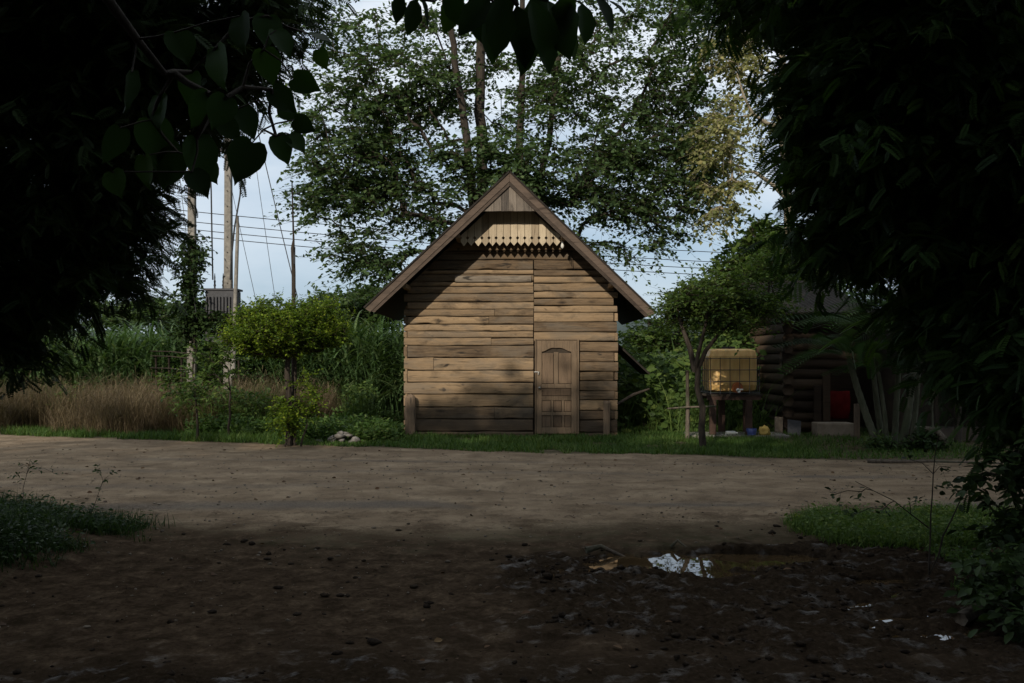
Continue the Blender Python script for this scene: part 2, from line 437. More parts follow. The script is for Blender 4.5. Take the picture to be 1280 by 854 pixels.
SUN = Vector((.335, .95, -.41)).normalized()            # direction the light travels
sun_el = math.asin(-SUN.z); sun_az = math.atan2(-SUN.x, -SUN.y)
w = bpy.data.worlds.new('World'); scene.world = w; w.use_nodes = True
nt = w.node_tree; nt.nodes.clear()
wo = nt.nodes.new('ShaderNodeOutputWorld'); bg = nt.nodes.new('ShaderNodeBackground')
sky = nt.nodes.new('ShaderNodeTexSky'); sky.sky_type = 'NISHITA'; sky.sun_disc = False
sky.sun_elevation = sun_el; sky.sun_rotation = sun_az; sky.altitude = 300; sky.air_density = 1.0; sky.dust_density = 1.8; sky.ozone_density = 1.0
tc = nt.nodes.new('ShaderNodeTexCoord'); mp = nt.nodes.new('ShaderNodeMapping'); mp.inputs['Scale'].default_value = (1, 1, 2.6)
nt.links.new(tc.outputs['Generated'], mp.inputs[0])
cn = N(nt, 'TexNoise', Scale=2.4, Detail=9, Roughness=.55, Distortion=.3); nt.links.new(mp.outputs[0], cn.inputs['Vector'])
cf = ramp(nt, cn.outputs['Fac'], [(.36, (0, 0, 0)), (.60, (1, 1, 1))])
sep = nt.nodes.new('ShaderNodeSeparateXYZ'); nt.links.new(tc.outputs['Generated'], sep.inputs[0])
elev = ramp(nt, sep.outputs[2], [(.0, (.25, .25, .25)), (.16, (.45, .45, .45)), (.42, (.95, .95, .95))])
veil = mixc(nt, .75, sky.outputs[0], (3.7, 5.0, 6.5))
cloud = mixc(nt, mathn(nt, 'MULTIPLY', cf, elev), veil, (9.4, 9.8, 10.2))
nt.links.new(cloud, bg.inputs[0]); bg.inputs[1].default_value = .11
nt.links.new(bg.outputs[0], wo.inputs[0])
sd = bpy.data.lights.new('sun', 'SUN'); sd.energy = 4.0; sd.angle = math.radians(.55); sd.color = (1, .91, .78)
so = bpy.data.objects.new('sun', sd); COL.objects.link(so); so.rotation_euler = SUN.to_track_quat('-Z', 'Y').to_euler(); so.location = (-10, -25, 20)
vs = scene.view_settings; vs.view_transform = 'Standard'; vs.look = 'None'; vs.exposure = 0; vs.gamma = 1; vs.use_curve_mapping = False
scene.cycles.use_denoising = True
scene.cycles.max_bounces = 6; scene.cycles.diffuse_bounces = 3; scene.cycles.glossy_bounces = 3; scene.cycles.transmission_bounces = 3; scene.cycles.transparent_max_bounces = 6

# ------------------------------------------------------------------ ground
def y_far(x): return 17.3 - np.where(x < 0, .37, .23) * np.clip(x, -60, 5.5)
def y_near(x): return 9.9 + .25 * np.sin(x * .9) + np.where(x > 2.5, .25 * (np.clip(x, 2.5, 12) - 2.5), 0) + np.where(x < -2.5, .35 * (-np.clip(x, -12, -2.5) - 2.5), 0)
PUD = (1.55, 8.05)
def masks(x, y):
    nz = fbm(x * .9, y * .9, 5) - .5; nf = fbm(x * 3.1, y * 3.1, 8) - .5
    d = np.sqrt(((x - 2.3) / 2.6) ** 2 + ((y - 6.9) / 2.1) ** 2) + nz * .7 + nf * .4
    mud = 1 - smooth(.72, 1.12, d)
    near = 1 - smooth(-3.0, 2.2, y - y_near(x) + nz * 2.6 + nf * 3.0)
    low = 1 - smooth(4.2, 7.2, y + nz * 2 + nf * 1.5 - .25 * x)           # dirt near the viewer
    mud = np.clip(np.maximum(mud, low * .75 * near), 0, 1)
    road = smooth(-1.2, .3, y - y_near(x) + nz * .5) * (1 - smooth(-.15, .15, y - y_far(x) + nz * .7))
    return mud, near, road
def height(x, y):
    x = np.asarray(x, float); y = np.asarray(y, float)
    mud, near, road = masks(x, y)
    fade = 1 - smooth(30, 60, np.hypot(x, y))
    h = (.05 * (fbm(x * .25, y * .25, 1) - .5) + .025 * (fbm(x * .9, y * 1.1, 2) - .5)) * fade
    h = h + road * .012 * (fbm(x * 14, y * 14, 46, 2) - .5) + road * (.012 * (fbm(x * 3.1, y * 3.4, 4) - .5) + .012 * np.sin((y - 12.2 + .12 * x) * 4.3 + 2 * fbm(x * .5, y * .5, 44)) * (fbm(x * .6, y * .6, 45) - .2))
    # shallow gully across the road in front of the hut
    h = h - road * .05 * 1.9 * np.exp(-((y - 12.6 + .55 * (x + .2)) / .30) ** 2) * np.exp(-((x - .2) / 1.3) ** 2)
    rid = 1 - np.abs(2 * fbm(x * 3.6, y * 3.6, 12, 5) - 1)
    rid2 = fbm(x * 11, y * 11, 15, 3)
    calm = 1 - .9 * (1 - smooth(.75, 1.25, np.sqrt(((x - 1.42) / .68) ** 2 + ((y - 8.02) / .42) ** 2) + (fbm(x * 5, y * 6, 23) - .5) * .7))
    h = h + calm * mud * (.075 * (fbm(x * 1.9, y * 2.4, 9, 3) - .5) + .04 * (rid - .75) + .058 * (rid2 - .5) + .042 * (fbm(x * 22, y * 22, 17, 2) - .5))
    h = h + near * (1 - mud) * (.02 * (fbm(x * 7, y * 7, 14, 3) - .5) + .015 * np.maximum(0, fbm(x * 16, y * 16, 18, 2) - .6) * 5)
    # wheel ruts with tread marks through the mud
    u = (x - .35) * .80 + (y - 7.6) * .6; v = -(x - .35) * .6 + (y - 7.6) * .80
    rut = np.exp(-(v / .2) ** 2) * np.exp(-(u / 1.3) ** 4)
    h = h - rut * .04 + rut * .018 * np.sin(u * 38)
    for cx_, cy_, rx_, ry_, dd in ((1.36, 8.08, .72, .38, .13), (1.52, 7.62, .40, .17, .12), (2.15, 8.22, .42, .20, .10), (1.05, 7.45, .12, .07, .07), (2.5, 6.3, .20, .07, .05), (2.75, 7.35, .3, .10, .055), (1.15, 6.9, .2, .07, .05)):
        dn = np.sqrt(((x - cx_) / rx_) ** 2 + ((y - cy_) / ry_) ** 2) + (fbm(x * 5, y * 7, 21) - .5) * 1.1
        h = h - dd * (1 - smooth(.5, 1.3, dn))
    h = h - .02 * (1 - smooth(.6, 1.4, np.sqrt(((x - 2.9) / .9) ** 2 + ((y - 6.6) / .9) ** 2)))
    h = h + .20 * (.6 + .8 * fbm(x * .9, y * .9, 77)) * smooth(.2, 1.3, (np.maximum(0, -x - 3.0)) - .25 * np.abs(y - 8)) * (1 - smooth(9.5, 10.6, y)) * smooth(3, 6, y)
    return h
def axis(segs):
    a = [segs[0][0]]
    for lo, hi, st, g in segs:
        x = lo; s = st
        while x < hi - 1e-6:
            x = min(x + s, hi); a.append(x); s *= g
    return np.array(a)
xs_pos = axis([(3.9, 9, .05, 1.02), (9, 700, .3, 1.13)]); xs = np.concatenate([-xs_pos[::-1] , axis([(-3.9, 3.9, .03, 1)])[1:-1], xs_pos])
ys_a = axis([(-6, 4.3, .25, 1)]); ys = np.concatenate([-axis([(6, 80, .4, 1.2)])[::-1][:-1], ys_a[:-1], axis([(4.3, 9.6, .022, 1), (9.6, 22, .03, 1.006), (22, 900, .3, 1.12)])])
X, Y = np.meshgrid(xs, ys); Z = height(X, Y)
nx, ny = len(xs), len(ys)
mud, near, road = masks(X, Y)
TRK = np.zeros_like(X)
for k_, (y0_, sl, wd, am) in enumerate(((15.6, -.10, .28, .6), (14.1, -.09, .24, .55), (12.5, -.03, .30, .5), (11.0, .02, .34, .9), (13.3, .10, .16, .35))):
    TRK += am * np.exp(-((Y - (y0_ + sl * X + .5 * (fbm(X * .25, X * 0 + k_, 95 + k_) - .5))) / wd) ** 2) * smooth(.3, .6, fbm(X * .55, Y * .8, 100 + k_))
fi = (np.arange(ny - 1)[:, None] * nx + np.arange(nx - 1)[None]); Q = np.stack([fi, fi + 1, fi + nx + 1, fi + nx], -1).reshape(-1, 4)
cx = (X[:-1, :-1] + X[1:, 1:]).ravel() / 2; cy = (Y[:-1, :-1] + Y[1:, 1:]).ravel() / 2
isroad = (cy > y_near(cx)) & (cy < y_far(cx)) & (np.abs(cx) < 200)
def ground_mat():
    m, nt, out = new_mat('earth_and_mud'); co = coords(nt); co2 = coords(nt, (1, 1.25, 1))
    mudA = attr(nt, 'mud'); nearA = attr(nt, 'near'); roadA = attr(nt, 'road')
    n1 = noise_(nt, co2, 1.3, 6, .62, .3); n2 = noise_(nt, co, 26, 5, .7); n3 = noise_(nt, co, 5.5, 6, .65, .3); n4 = noise_(nt, co, 120, 3, .7)
    dust = ramp(nt, n1, [(.3, (.145, .106, .070)), (.5, (.22, .162, .108)), (.72, (.32, .243, .162))])
    dust = mixc(nt, ramp(nt, n3, [(.5, (0, 0, 0)), (.68, (.7, .7, .7))]), dust, (.13, .10, .072))
    dust = mixc(nt, .7, dust, ramp(nt, n4, [(.32, (.45, .45, .45)), (.68, (1.35, 1.35, 1.35))]), 'MULTIPLY')
    tf = mathn(nt, 'MULTIPLY', attr(nt, 'trk'), mathn(nt, 'ADD', .25, n2)); tf = ramp(nt, tf, [(.15, (0, 0, 0)), (.75, (.85, .85, .85))])
    dust = mixc(nt, tf, dust, ramp(nt, n4, [(.35, (.06, .055, .05)), (.65, (.17, .145, .12))]))
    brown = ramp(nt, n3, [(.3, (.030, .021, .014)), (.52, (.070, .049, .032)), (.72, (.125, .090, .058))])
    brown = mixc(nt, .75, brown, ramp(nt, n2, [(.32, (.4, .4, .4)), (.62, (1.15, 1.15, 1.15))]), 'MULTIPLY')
    mudc = ramp(nt, n2, [(.3, (.014, .010, .0065)), (.6, (.042, .030, .020)), (.75, (.075, .055, .037))])
    verge = ramp(nt, n3, [(.35, (.05, .045, .025)), (.65, (.13, .105, .07))])
    col = mixc(nt, roadA, verge, dust)
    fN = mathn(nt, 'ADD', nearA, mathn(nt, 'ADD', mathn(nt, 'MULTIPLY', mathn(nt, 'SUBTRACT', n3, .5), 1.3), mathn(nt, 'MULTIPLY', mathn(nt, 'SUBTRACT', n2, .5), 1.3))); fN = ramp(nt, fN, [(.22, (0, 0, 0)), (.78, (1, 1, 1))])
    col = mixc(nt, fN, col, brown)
    fM = mathn(nt, 'ADD', mudA, mathn(nt, 'MULTIPLY', mathn(nt, 'SUBTRACT', n2, .5), .7)); fM = ramp(nt, fM, [(.3, (0, 0, 0)), (.6, (1, 1, 1))])
    col = mixc(nt, fM, col, mudc)
    wet = mathn(nt, 'MULTIPLY', fM, ramp(nt, n3, [(.54, (0, 0, 0)), (.66, (.85, .85, .85))]))
    ro = ramp(nt, wet, [(0, (.9, .9, .9)), (1, (.38, .38, .38))])
    hgt = mathn(nt, 'ADD', n2, mathn(nt, 'MULTIPLY', n4, .35))
    p = bsdf(nt, out, col, ro, bump=hgt, bstr=.7, bdist=.025, spec=ramp(nt, wet, [(0, (0, 0, 0)), (1, (.5, .5, .5))]))
    return m
M['ground'] = ground_mat()
V = np.stack([X, Y, Z], -1).reshape(-1, 3)
for nm, sel in (('ground', ~isroad), ('dirt_road', isroad)):
    q = Q[sel]; used, inv = np.unique(q, return_inverse=True)
    o = np_mesh(nm, V[used], inv.reshape(-1, 4), M['ground'], shade=True,
                attrs={'trk': TRK.ravel()[used], 'mud': mud.ravel()[used], 'near': near.ravel()[used], 'road': road.ravel()[used]})
    tag(o, kind='structure')
# puddle water
def water_mat():
    m, nt, out = new_mat('muddy_water'); co = coords(nt); n = noise_(nt, co, 5, 2)
    p = bsdf(nt, out, ramp(nt, n, [(.3, (.040, .025, .012)), (.7, (.075, .048, .023))]), .010, bump=n, bstr=.03, bdist=.01, spec=.6); return m
gx = np.linspace(.2, 4.0, 30); gy = np.linspace(4.6, 9.3, 30); GX, GY = np.meshgrid(gx, gy)
fi = (np.arange(29)[:, None] * 30 + np.arange(29)[None]); 
pw = np_mesh('puddle', np.stack([GX, GY, GX * 0 - .047], -1).reshape(-1, 3), np.stack([fi, fi + 1, fi + 31, fi + 30], -1).reshape(-1, 4), water_mat())
tag(pw, kind='structure')

# clods, pebbles, fallen leaves
def rocks(P, S, flat=.6):
    base = norm(np.array([(0, 0, 1), (1, 0, .2), (.3, .95, .15), (-.8, .6, .1), (-.8, -.6, .2), (.3, -.95, .1), (.6, .4, .8), (-.5, .5, .75), (-.1, -.7, .75), (0, 0, -.5)], float))
    tf = [(0, 6, 7), (0, 7, 8), (0, 8, 6), (6, 1, 2), (6, 2, 7), (7, 2, 3), (7, 3, 4), (7, 4, 8), (8, 4, 5), (8, 5, 1), (8, 1, 6), (1, 9, 2), (2, 9, 3), (3, 9, 4), (4, 9, 5), (5, 9, 1)]
    n = len(P); a = R.random(n) * 6.28; v = base[None] * (.7 + .6 * R.random((n, 10, 1)))
    v = v * np.array([1, 1, flat]) * (.7 + .6 * R.random((n, 1, 3)))
    c, s = np.cos(a)[:, None], np.sin(a)[:, None]
    v = np.stack([v[..., 0] * c - v[..., 1] * s, v[..., 0] * s + v[..., 1] * c, v[..., 2]], -1) * S[:, None, None]
    return (v + P[:, None]).reshape(-1, 3), (np.array(tf)[None] + (np.arange(n) * 10)[:, None, None]).reshape(-1, 3)
def scatter(n, x0, x1, y0, y1, dens):
    x = R.uniform(x0, x1, n); y = R.uniform(y0, y1, n); k = R.random(n) < dens(x, y); return x[k], y[k]
x, y = scatter(26000, -6, 7, 4.5, 11, lambda x, y: np.clip(masks(x, y)[0] * .8 * smooth(.42, .66, fbm(x * 2.2, y * 2.6, 33)) + masks(x, y)[1] * .10 * smooth(.45, .7, fbm(x * 1.5, y * 1.5, 31)), 0, 1) * (np.hypot((x - PUD[0]) / .6, (y - PUD[1]) / .35) > 1))
S = .004 + .030 * R.random(len(x)) ** 6 + .007 * R.random(len(x))
M['clod'] = rough_mat('earth_clod', (.012, .009, .007), (.05, .038, .028), 30, .9, .6, spec=.02)
V_, F_ = rocks(np.stack([x, y, height(x, y) + S * .15], -1), S)
tag(np_mesh('mud_clods', V_, F_, M['clod'], shade=False), 'dark crumbled clods of wet earth strewn over the mud', 'earth clods', kind='stuff')
x, y = scatter(14000, -11, 9, 4.8, 17, lambda x, y: np.where(y < 10, .4, .45) * (masks(x, y)[0] < .3))
S = .004 + .016 * R.random(len(x)) ** 4
M['pebble'] = rough_mat('pebble', (.08, .066, .052), (.24, .20, .155), 20, .9, .3, spec=.05)
V_, F_ = rocks(np.stack([x, y, height(x, y) + S * .2], -1), S)
tag(np_mesh('gravel', V_, F_, M['pebble']), 'small pale pebbles scattered over road and dirt', 'gravel', kind='stuff')
x, y = scatter(5200, -13, 9, 5, 20, lambda x, y: (.15 + .9 * smooth(.45, .7, fbm(x * .8, y * 1.4, 35))) * np.where(y < 10, .35, .42) * (y < y_far(x) + .3))
P = np.stack([x, y, height(x, y) + .012], -1); a = R.random(len(x)) * 6.28
s = .03 + .05 * R.random(len(x)) ** 2
lv, lf, la = inst(tpl_oval(), P, np.stack([np.cos(a), np.sin(a), R.normal(size=len(a)) * .15], -1), np.array([0, 0, 1.]) + R.normal(size=P.shape) * .35, s, s * .6)
tag(np_mesh('fallen_leaves', lv, lf, M['litter'], var=la), 'brown fallen leaves littering the dirt road', 'leaf litter', kind='stuff')

# ------------------------------------------------------------------ the hut
HY = 21.0
def hx(px, Yd=HY): return (px - 640) / F * Yd
def hz(py, Yd=HY): return CAMZ + (450 - py) / F * Yd
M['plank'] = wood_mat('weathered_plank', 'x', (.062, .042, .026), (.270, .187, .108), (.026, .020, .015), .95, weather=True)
M['plank_side'] = wood_mat('side_plank', 'y', (.12, .08, .048), (.30, .21, .125))
M['barge'] = wood_mat('grey_brown_board', 'x', (.035, .026, .02), (.105, .076, .056), (.02, .017, .014), .6, .7)
M['fringe'] = wood_mat('pale_carved_board', 'z', (.27, .21, .14), (.52, .43, .30), (.10, .075, .05), .35)
M['gable'] = wood_mat('blackened_board', 'z', (.04, .034, .029), (.20, .165, .13), (.012, .011, .010), 1.0, 1.4)
M['patch'] = wood_mat('pale_worn_board', 'x', (.13, .105, .08), (.36, .30, .225), (.04, .034, .027), 1.0)
M['door'] = wood_mat('door_wood', 'z', (.085, .060, .038), (.195, .138, .088), (.05, .037, .026), .5, 1.3)
M['door_panel'] = wood_mat('reddish_panel_wood', 'z', (.070, .047, .030), (.160, .110, .070), (.045, .032, .023), .5, 1.5)
M['post'] = wood_mat('old_log', 'z', (.10, .07, .05), (.27, .19, .12), (.04, .035, .03), .8)
M['roof'] = rough_mat('dark_roof_sheet', (.016, .014, .012), (.036, .031, .026), 9, spec=.05)
M['dark_wood'] = rough_mat('shade_dark_wood', (.02, .015, .01), (.05, .036, .024), 8)  # near-black wood, shade of gaps and grooves put into the colour
M['metal'] = rough_mat('worn_metal', (.35, .33, .3), (.6, .58, .52), 30, .35, .1, metal=1)
hut = thing('wooden_hut', (0, HY, 0), 'sunlit plank hut with steep gable roof and panelled door beside the road', 'hut')

def roof_z(x, Yd):      # underside line of the roof planes
    return 5.16 - .945 * abs(x + .03)
def plank(mb, x0, x1, z0, z1, out, seed, yb=HY, thick=.07, clip=True):
    """rough sawn board with wavy edges; out = how far its face stands proud"""
    n = max(2, int((x1 - x0) / .07)); u = np.linspace(x0, x1, n + 1); sd_ = seed * 3.7
    wb = (fbm(u * 1.6, u * 0 + sd_, 2, 3) - .5) * .030; wt = (fbm(u * 1.6, u * 0 + sd_ + 5, 2, 3) - .5) * .030
    bulge = (fbm(u * 1.1, u * 0 + sd_ + 9, 3, 3) - .5) * .022
    notch = np.maximum(0, vnoise(u * 2.3, u * 0 + sd_ + 2, 7) - .80) * .13
    V = []
    for i in range(n + 1):
        zb = z0 + .007 + wb[i] + notch[i]; zt = z1 - .009 + wt[i]
        zt = max(zt, zb + .02); H = zt - zb
        if clip:
            lim = roof_z(u[i], yb) + .05
            if zt > lim: zt = lim
            if zb > lim - .01: zb = lim - .01
            H = zt - zb
        yf = yb - out - bulge[i]; c = min(.016, H * .25)
        V += [(u[i], yb + thick, zb), (u[i], yf + c * .8, zb), (u[i], yf, zb + c), (u[i], yf - .006, zb + H * .5), (u[i], yf + .004, zt - c), (u[i], yf + c, zt), (u[i], yb + thick, zt)]
    Fc = []; k = 7
    for i in range(n):
        for j in range(k):
            a = i * k + j; b = i * k + (j + 1) % k; Fc.append((a, b, b + k, a + k))
    Fc += [tuple(range(k - 1, -1, -1)), tuple(range(n * k, n * k + k))]
    mb.add(V, Fc, R.random())
mb = MB()
LB = [545, 539.5, 524, 509, 492.5, 478, 463, 447, 432, 422.5, 414, 405.5, 395.5, 386.5, 377.5, 367, 358, 352, 343, 337.5, 325]
RB = [545, 540.5, 525, 513, 500, 489, 476, 464.5, 452.5, 440, 427, 415, 402.5, 390.5, 382, 373, 364.5, 354, 345, 337.5, 325]
splits = {2: 618, 6: 542, 8: 614, 11: 611, 12: 618}
seed = 1
XL, XM, XR = hx(505), hx(667), hx(772)
left_short = {}
for i in range(len(LB) - 1):
    z0, z1 = hz(LB[i]), hz(LB[i + 1]); short = (i % 2 == 1); x0 = XL + (.075 if short else 0)
    left_short[i] = short
    o_ = R.uniform(.0, .03)
    if i in splits:
        xs_ = hx(splits[i]); plank(mb, x0, xs_ - .004, z0, z1, o_, seed); seed += 1
        plank(mb, xs_ + .004, XM - .006, z0, z1, o_ + R.uniform(-.008, .01), seed)
    else: plank(mb, x0, XM - .006 + R.uniform(-.012, .006), z0, z1, o_, seed)
    seed += 1
dx0, dx1 = hx(668), hx(724)
for i in range(len(RB) - 1):
    z0, z1 = hz(RB[i]), hz(RB[i + 1]); short = (i % 2 == 0); x1 = XR - (.075 if short else 0); o_ = R.uniform(.0, .03)
    x0 = XM + .008 if z0 > hz(428) else dx1 + .004
    plank(mb, x0, x1 + R.uniform(-.02, .012), z0, z1, o_, seed); seed += 1
z = hz(325)
while z < 5.0:                                   # rows in the gable, one board across
    h_ = R.uniform(.16, .24); plank(mb, -2.2, 2.2, z, min(z + h_, 5.05), R.uniform(0, .025), seed); seed += 1; z += h_
wall = mb.build('wall', M['plank'], hut)
mb = MB(); plank(mb, hx(569), hx(664), hz(353.2), hz(344.6), .055, 77, thick=.0); o = mb.build('patch_board', M['patch'], hut); o['label'] = 'pale worn board'
mb = MB()                                        # ends of the side wall boards at the corners
for i in range(len(LB) - 8):
    z0, z1 = hz(LB[i]), hz(LB[i + 1])
    if left_short[i]: mb.box(((XL + .03), HY + .03, (z0 + z1) / 2), (.07, .09, (z1 - z0) * .82), bev=.01)
for i in range(len(RB) - 8):
    z0, z1 = hz(RB[i]), hz(RB[i + 1])
    if i % 2 == 0: mb.box((XR - .03, HY + .045, (z0 + z1) / 2), (.07, .09, (z1 - z0) * .82), bev=.01)
for sx in (-1, 1):
    if sx > 0: mb.build('side_wall', M['plank_side'], hut); mb = MB()
    z = .02; xx = (XL + .035) if sx < 0 else (XR - .035)
    while z < 2.72:
        h_ = R.uniform(.2, .28); h_ = min(h_, 2.76 - z)
        mb.box((xx, HY + .1 + 2.25, z + h_ / 2), (R.uniform(.055, .07), 4.3, h_ + .004), bev=.008); z += h_
mb.build('side_wall', M['plank_side'], hut)
mb = MB(); z = .02
while z < 2.7:
    mb.box((-.02, HY + 4.6, z + .12), (4.5, .06, .23), bev=.01); z += .24
mb.prism([(-2.25, 2.72), (2.2, 2.72), (-.03, 4.95)], HY + 4.57, HY + 4.63)
mb.build('back_wall', M['plank'], hut)
mb = MB(); mb.prism([(XL + .08, 0), (XR - .08, 0), (XR - .08, 2.6), (-.02, 5.0), (XL + .08, 2.6)], HY + .075, HY + .10); mb.build('plank_gap_shade', M['dark_wood'], hut)  # dark sheet added so the gaps between planks look shaded
mb = MB(); mb.box((-.02, HY + .0, -.03), (4.46, .12, .11), bev=.015); mb.build('sill_beam', M['plank'], hut)
# roof planes
apex = at(637, 214, 20.0); eL = at(455, 384.5, 20.0); eR = at(820.5, 391, 20.0)
def slab(mb, p, q, y0, y1, t0, t1):
    """sheet between section points p (apex) and q (eave), from height offset t0 down to t1"""
    d = norm(np.array([q[0] - p[0], q[2] - p[2]])); n_ = np.array([-d[1], d[0]]);
    if n_[1] < 0: n_ = -n_
    a = np.array([p[0], p[2]]); b = np.array([q[0], q[2]])
    poly = [a - n_ * t0, b - n_ * t0, b - n_ * t1, a - n_ * t1]
    if (q[0] > p[0]): poly = poly[::-1]
    mb.prism([tuple(v) for v in poly], y0, y1)
mb = MB()
for e in (eL, eR): slab(mb, apex, e, 19.96, 26.0, -.012, .022)
mb.build('roof', M['roof'], hut)
mb = MB()
for e in (eL, eR): slab(mb, apex + (0, 0, 0), e + (0, 0, .0), 20.06, 25.95, .024, .055)
mb.build('roof_boarding', M['dark_wood'], hut)
for e, nm in ((eL, 'barge_board'), (eR, 'barge_board')):
    mb = MB(); d = norm(np.array([e[0] - apex[0], e[2] - apex[2]])); n_ = np.array([-d[1], d[0]]); n_ = n_ if n_[1] > 0 else -n_
    a = np.array([apex[0], apex[2]]); b = np.array([e[0], e[2]])
    sgn = 1 if e[0] > 0 else -1
    def low(t): p = a - n_ * t; return np.array([apex[0] + sgn * .002, p[1] + (p[0] - apex[0] - sgn * .002) * -d[1] / d[0]])
    # main board, mitred at the apex, and a smaller moulding under it
    def strip(t0, t1, y0, y1, ext=0.0):
        p0 = low(t0); p1 = low(t1)
        poly = [p0, b - n_ * t0 - d * ext, b - n_ * t1 - d * (ext + t1 * .2), p1]
        if sgn > 0: poly = poly[::-1]
        mb.prism([tuple(v) for v in poly], y0, y1)
    strip(.026, .15, 19.985, 20.012); strip(.15, .215, 20.002, 20.035, .05)
    mb.build(nm, M['barge'], hut)
# upper gable triangle of dark vertical boards
zt = hz(264, 20.05)
mb = MB(); xw = np.linspace(hx(598, 20.05), hx(674, 20.05), 9)
for i in range(8):
    x0, x1 = xw[i] + .002, xw[i + 1] - .002
    def top(x): return 5.22 - .95 * abs(x + .05)
    pts = [(x0, zt + R.uniform(-.004, .004)), (x1, zt + R.uniform(-.004, .004)), (x1, max(top(x1), zt + .02)), (x0, max(top(x0), zt + .02))]
    if x0 < -.05 < x1: pts.insert(3, (-.05, 5.22))
    mb.prism(pts, 20.04 + R.uniform(0, .006), 20.065)
mb.build('gable_panel', M['gable'], hut)
mb = MB(); mb.box((-.05, 20.10, zt + .03), (1.28, .05, .06), bev=.008); mb.build('tie_beam', M['barge'], hut)
# carved fringe
FY = 20.52
mb = MB(); xa, xb = hx(575.5, FY), hx(700.5, FY); nb = 14; bw = (xb - xa) / nb; zh = hz(297.5, FY); ztip = hz(307.5, FY); zn = ztip + .085
for i in range(nb):
    x0 = xa + i * bw; x1 = x0 + bw; g = .004; c = .036; xm = (x0 + x1) / 2
    def tp(x): return min(4.72, 5.10 - .93 * abs(x + .04))
    poly = [(xm, ztip + R.uniform(-.008, .008)), (x1 - g, zn), (x1 - g, zh - c), (x1 - c, zh), (x1 - g, zh + c), (x1 - g, max(tp(x1), zh + c + .01)), (x0 + g, max(tp(x0), zh + c + .01)), (x0 + g, zh + c), (x0 + c, zh), (x0 + g, zh - c), (x0 + g, zn)]
    jy = R.uniform(0, .006); mb.prism(poly, FY + jy, FY + .02 + jy)
mb.build('carved_fringe', M['fringe'], hut)
mb = MB(); mb.box((-.04, FY + .05, 4.52), (1.25, .05, .07)); mb.box((-.04, FY + .05, 4.22), (1.9, .05, .06)); mb.build('fringe_batten', M['dark_wood'], hut)
for px_, py_ in ((508, 352), (765, 353), (573, 290), (703.5, 293)):
    p = at(px_, py_, 20.5); mb = MB(); zc = roof_z(p[0], 0) - .035
    mb.box((p[0], 23.0, zc), (.09, 5.7, .09), rot=None, bev=.012); mb.build('purlin', M['plank_side'], hut)
# hanging bulb holder beside the fringe
p = at(703, 300, 20.5); mb = MB()
prof = [(0, .0), (.018, .005), (.022, .04), (.014, .06), (.024, .08), (.036, .12), (.032, .155), (.012, .175), (0, .178)]
for i in range(len(prof) - 1): pass
mb.tube([(p[0], 20.5, p[2] - t) for r, t in prof], [max(r, .002) for r, t in prof], 10)
mb.tube([(p[0], 20.5, p[2]), (p[0] + .005, 20.5, p[2] + .12)], .004, 4)
M['white'] = rough_mat('white_ceramic', (.5, .48, .42), (.72, .7, .64), 20, .4)
mb.build('lamp_bulb', M['white'], hut)
# wires and twigs dangling by the right purlin
mb = MB()
for k in range(3):
    x_ = hx(711 + 2 * k); mb.tube([(x_ - .1, 20.7, hz(300)), (x_, HY - .05, hz(318)), (x_ + .02, HY - .06, hz(330 + 3 * k))], .005, 4)
mb.build('loose_wire', M['dark_wood'], hut)
mb = MB(); M3 = Matrix.Rotation(.75, 3, 'Y'); mb.box((2.62, HY + 1.2, 1.62), (.95, 1.5, .04), rot=M3); mb.build('side_awning', M['roof'], hut)
# corner posts
def log_post(xc, yc, z1, w_, name, round_top, lean=0):
    mb = MB(); n = 16; k = 12; pts = []; V = []; Fc = []
    for i in range(n + 1):
        z_ = -.05 + (z1 + .05) * i / n
        for j in range(k):
            a = 2 * PI * j / k; r = w_ / 2 * (1 + .18 * (fbm(j * .9 + 3, i * .16, 40 + int(xc)) - .5) * 2)
            if j == 9: r *= .82
            zz = z_
            if i == n: r *= .72 if round_top else .93; zz += .0 if round_top else R.uniform(-.015, .012)
            V.append((xc + r * math.cos(a) + lean * z_, yc + r * .75 * math.sin(a), zz))
    if round_top:
        V += [(xc + lean * z1, yc, z1 + .045)]
    else: V += [(xc + lean * z1, yc, z1 - .005)]
    for i in range(n):
        for j in range(k): Fc.append((i * k + j, i * k + (j + 1) % k, (i + 1) * k + (j + 1) % k, (i + 1) * k + j))
    for j in range(k): Fc.append((n * k + j, n * k + (j + 1) % k, len(V) - 1))
    mb.add(V, Fc, .4, True); return mb.build(name, M['post'], hut)
o = log_post(hx(514), HY - .14, hz(494.5), .215, 'corner_post', True); o['label'] = 'dark weathered log post with rounded top'
o = log_post(hx(757.5), HY - .13, hz(501), .15, 'corner_post', False); o['label'] = 'pale square-topped post'
# door
def dx(u): return hx(640 + u / 5.34)
def dz(v): return hz(400 + v / 5.34)
door = thing('door', (0, HY, 0), None, None); door.parent = hut; door.location = (0, 0, 0); del_ = None
for k_ in list(door.keys()): del door[k_]
def dlink(mb, name, mat):
    me_o = mb.build(name, mat); me_o.parent = door; me_o.location = (0, -HY, 0); return me_o
DY = HY - .045
bpy.data.objects.remove(door)
mb = MB()
def bar(u0, v0, u1, v1, y=0.0, t=.034, bev=.006, var=None):
    mb.box(((dx(u0) + dx(u1)) / 2, DY + .005 - t / 2 - y, (dz(v0) + dz(v1)) / 2), (dx(u1) - dx(u0), t, dz(v0) - dz(v1)), bev=bev, var=var)
bar(164, 138, 198, 758); bar(395, 138, 432, 758)                 # stiles
bar(198.4, 427, 394.6, 454); bar(198.4, 507, 394.6, 537); bar(198.4, 613, 394.6, 636); bar(198.4, 716, 394.6, 758)
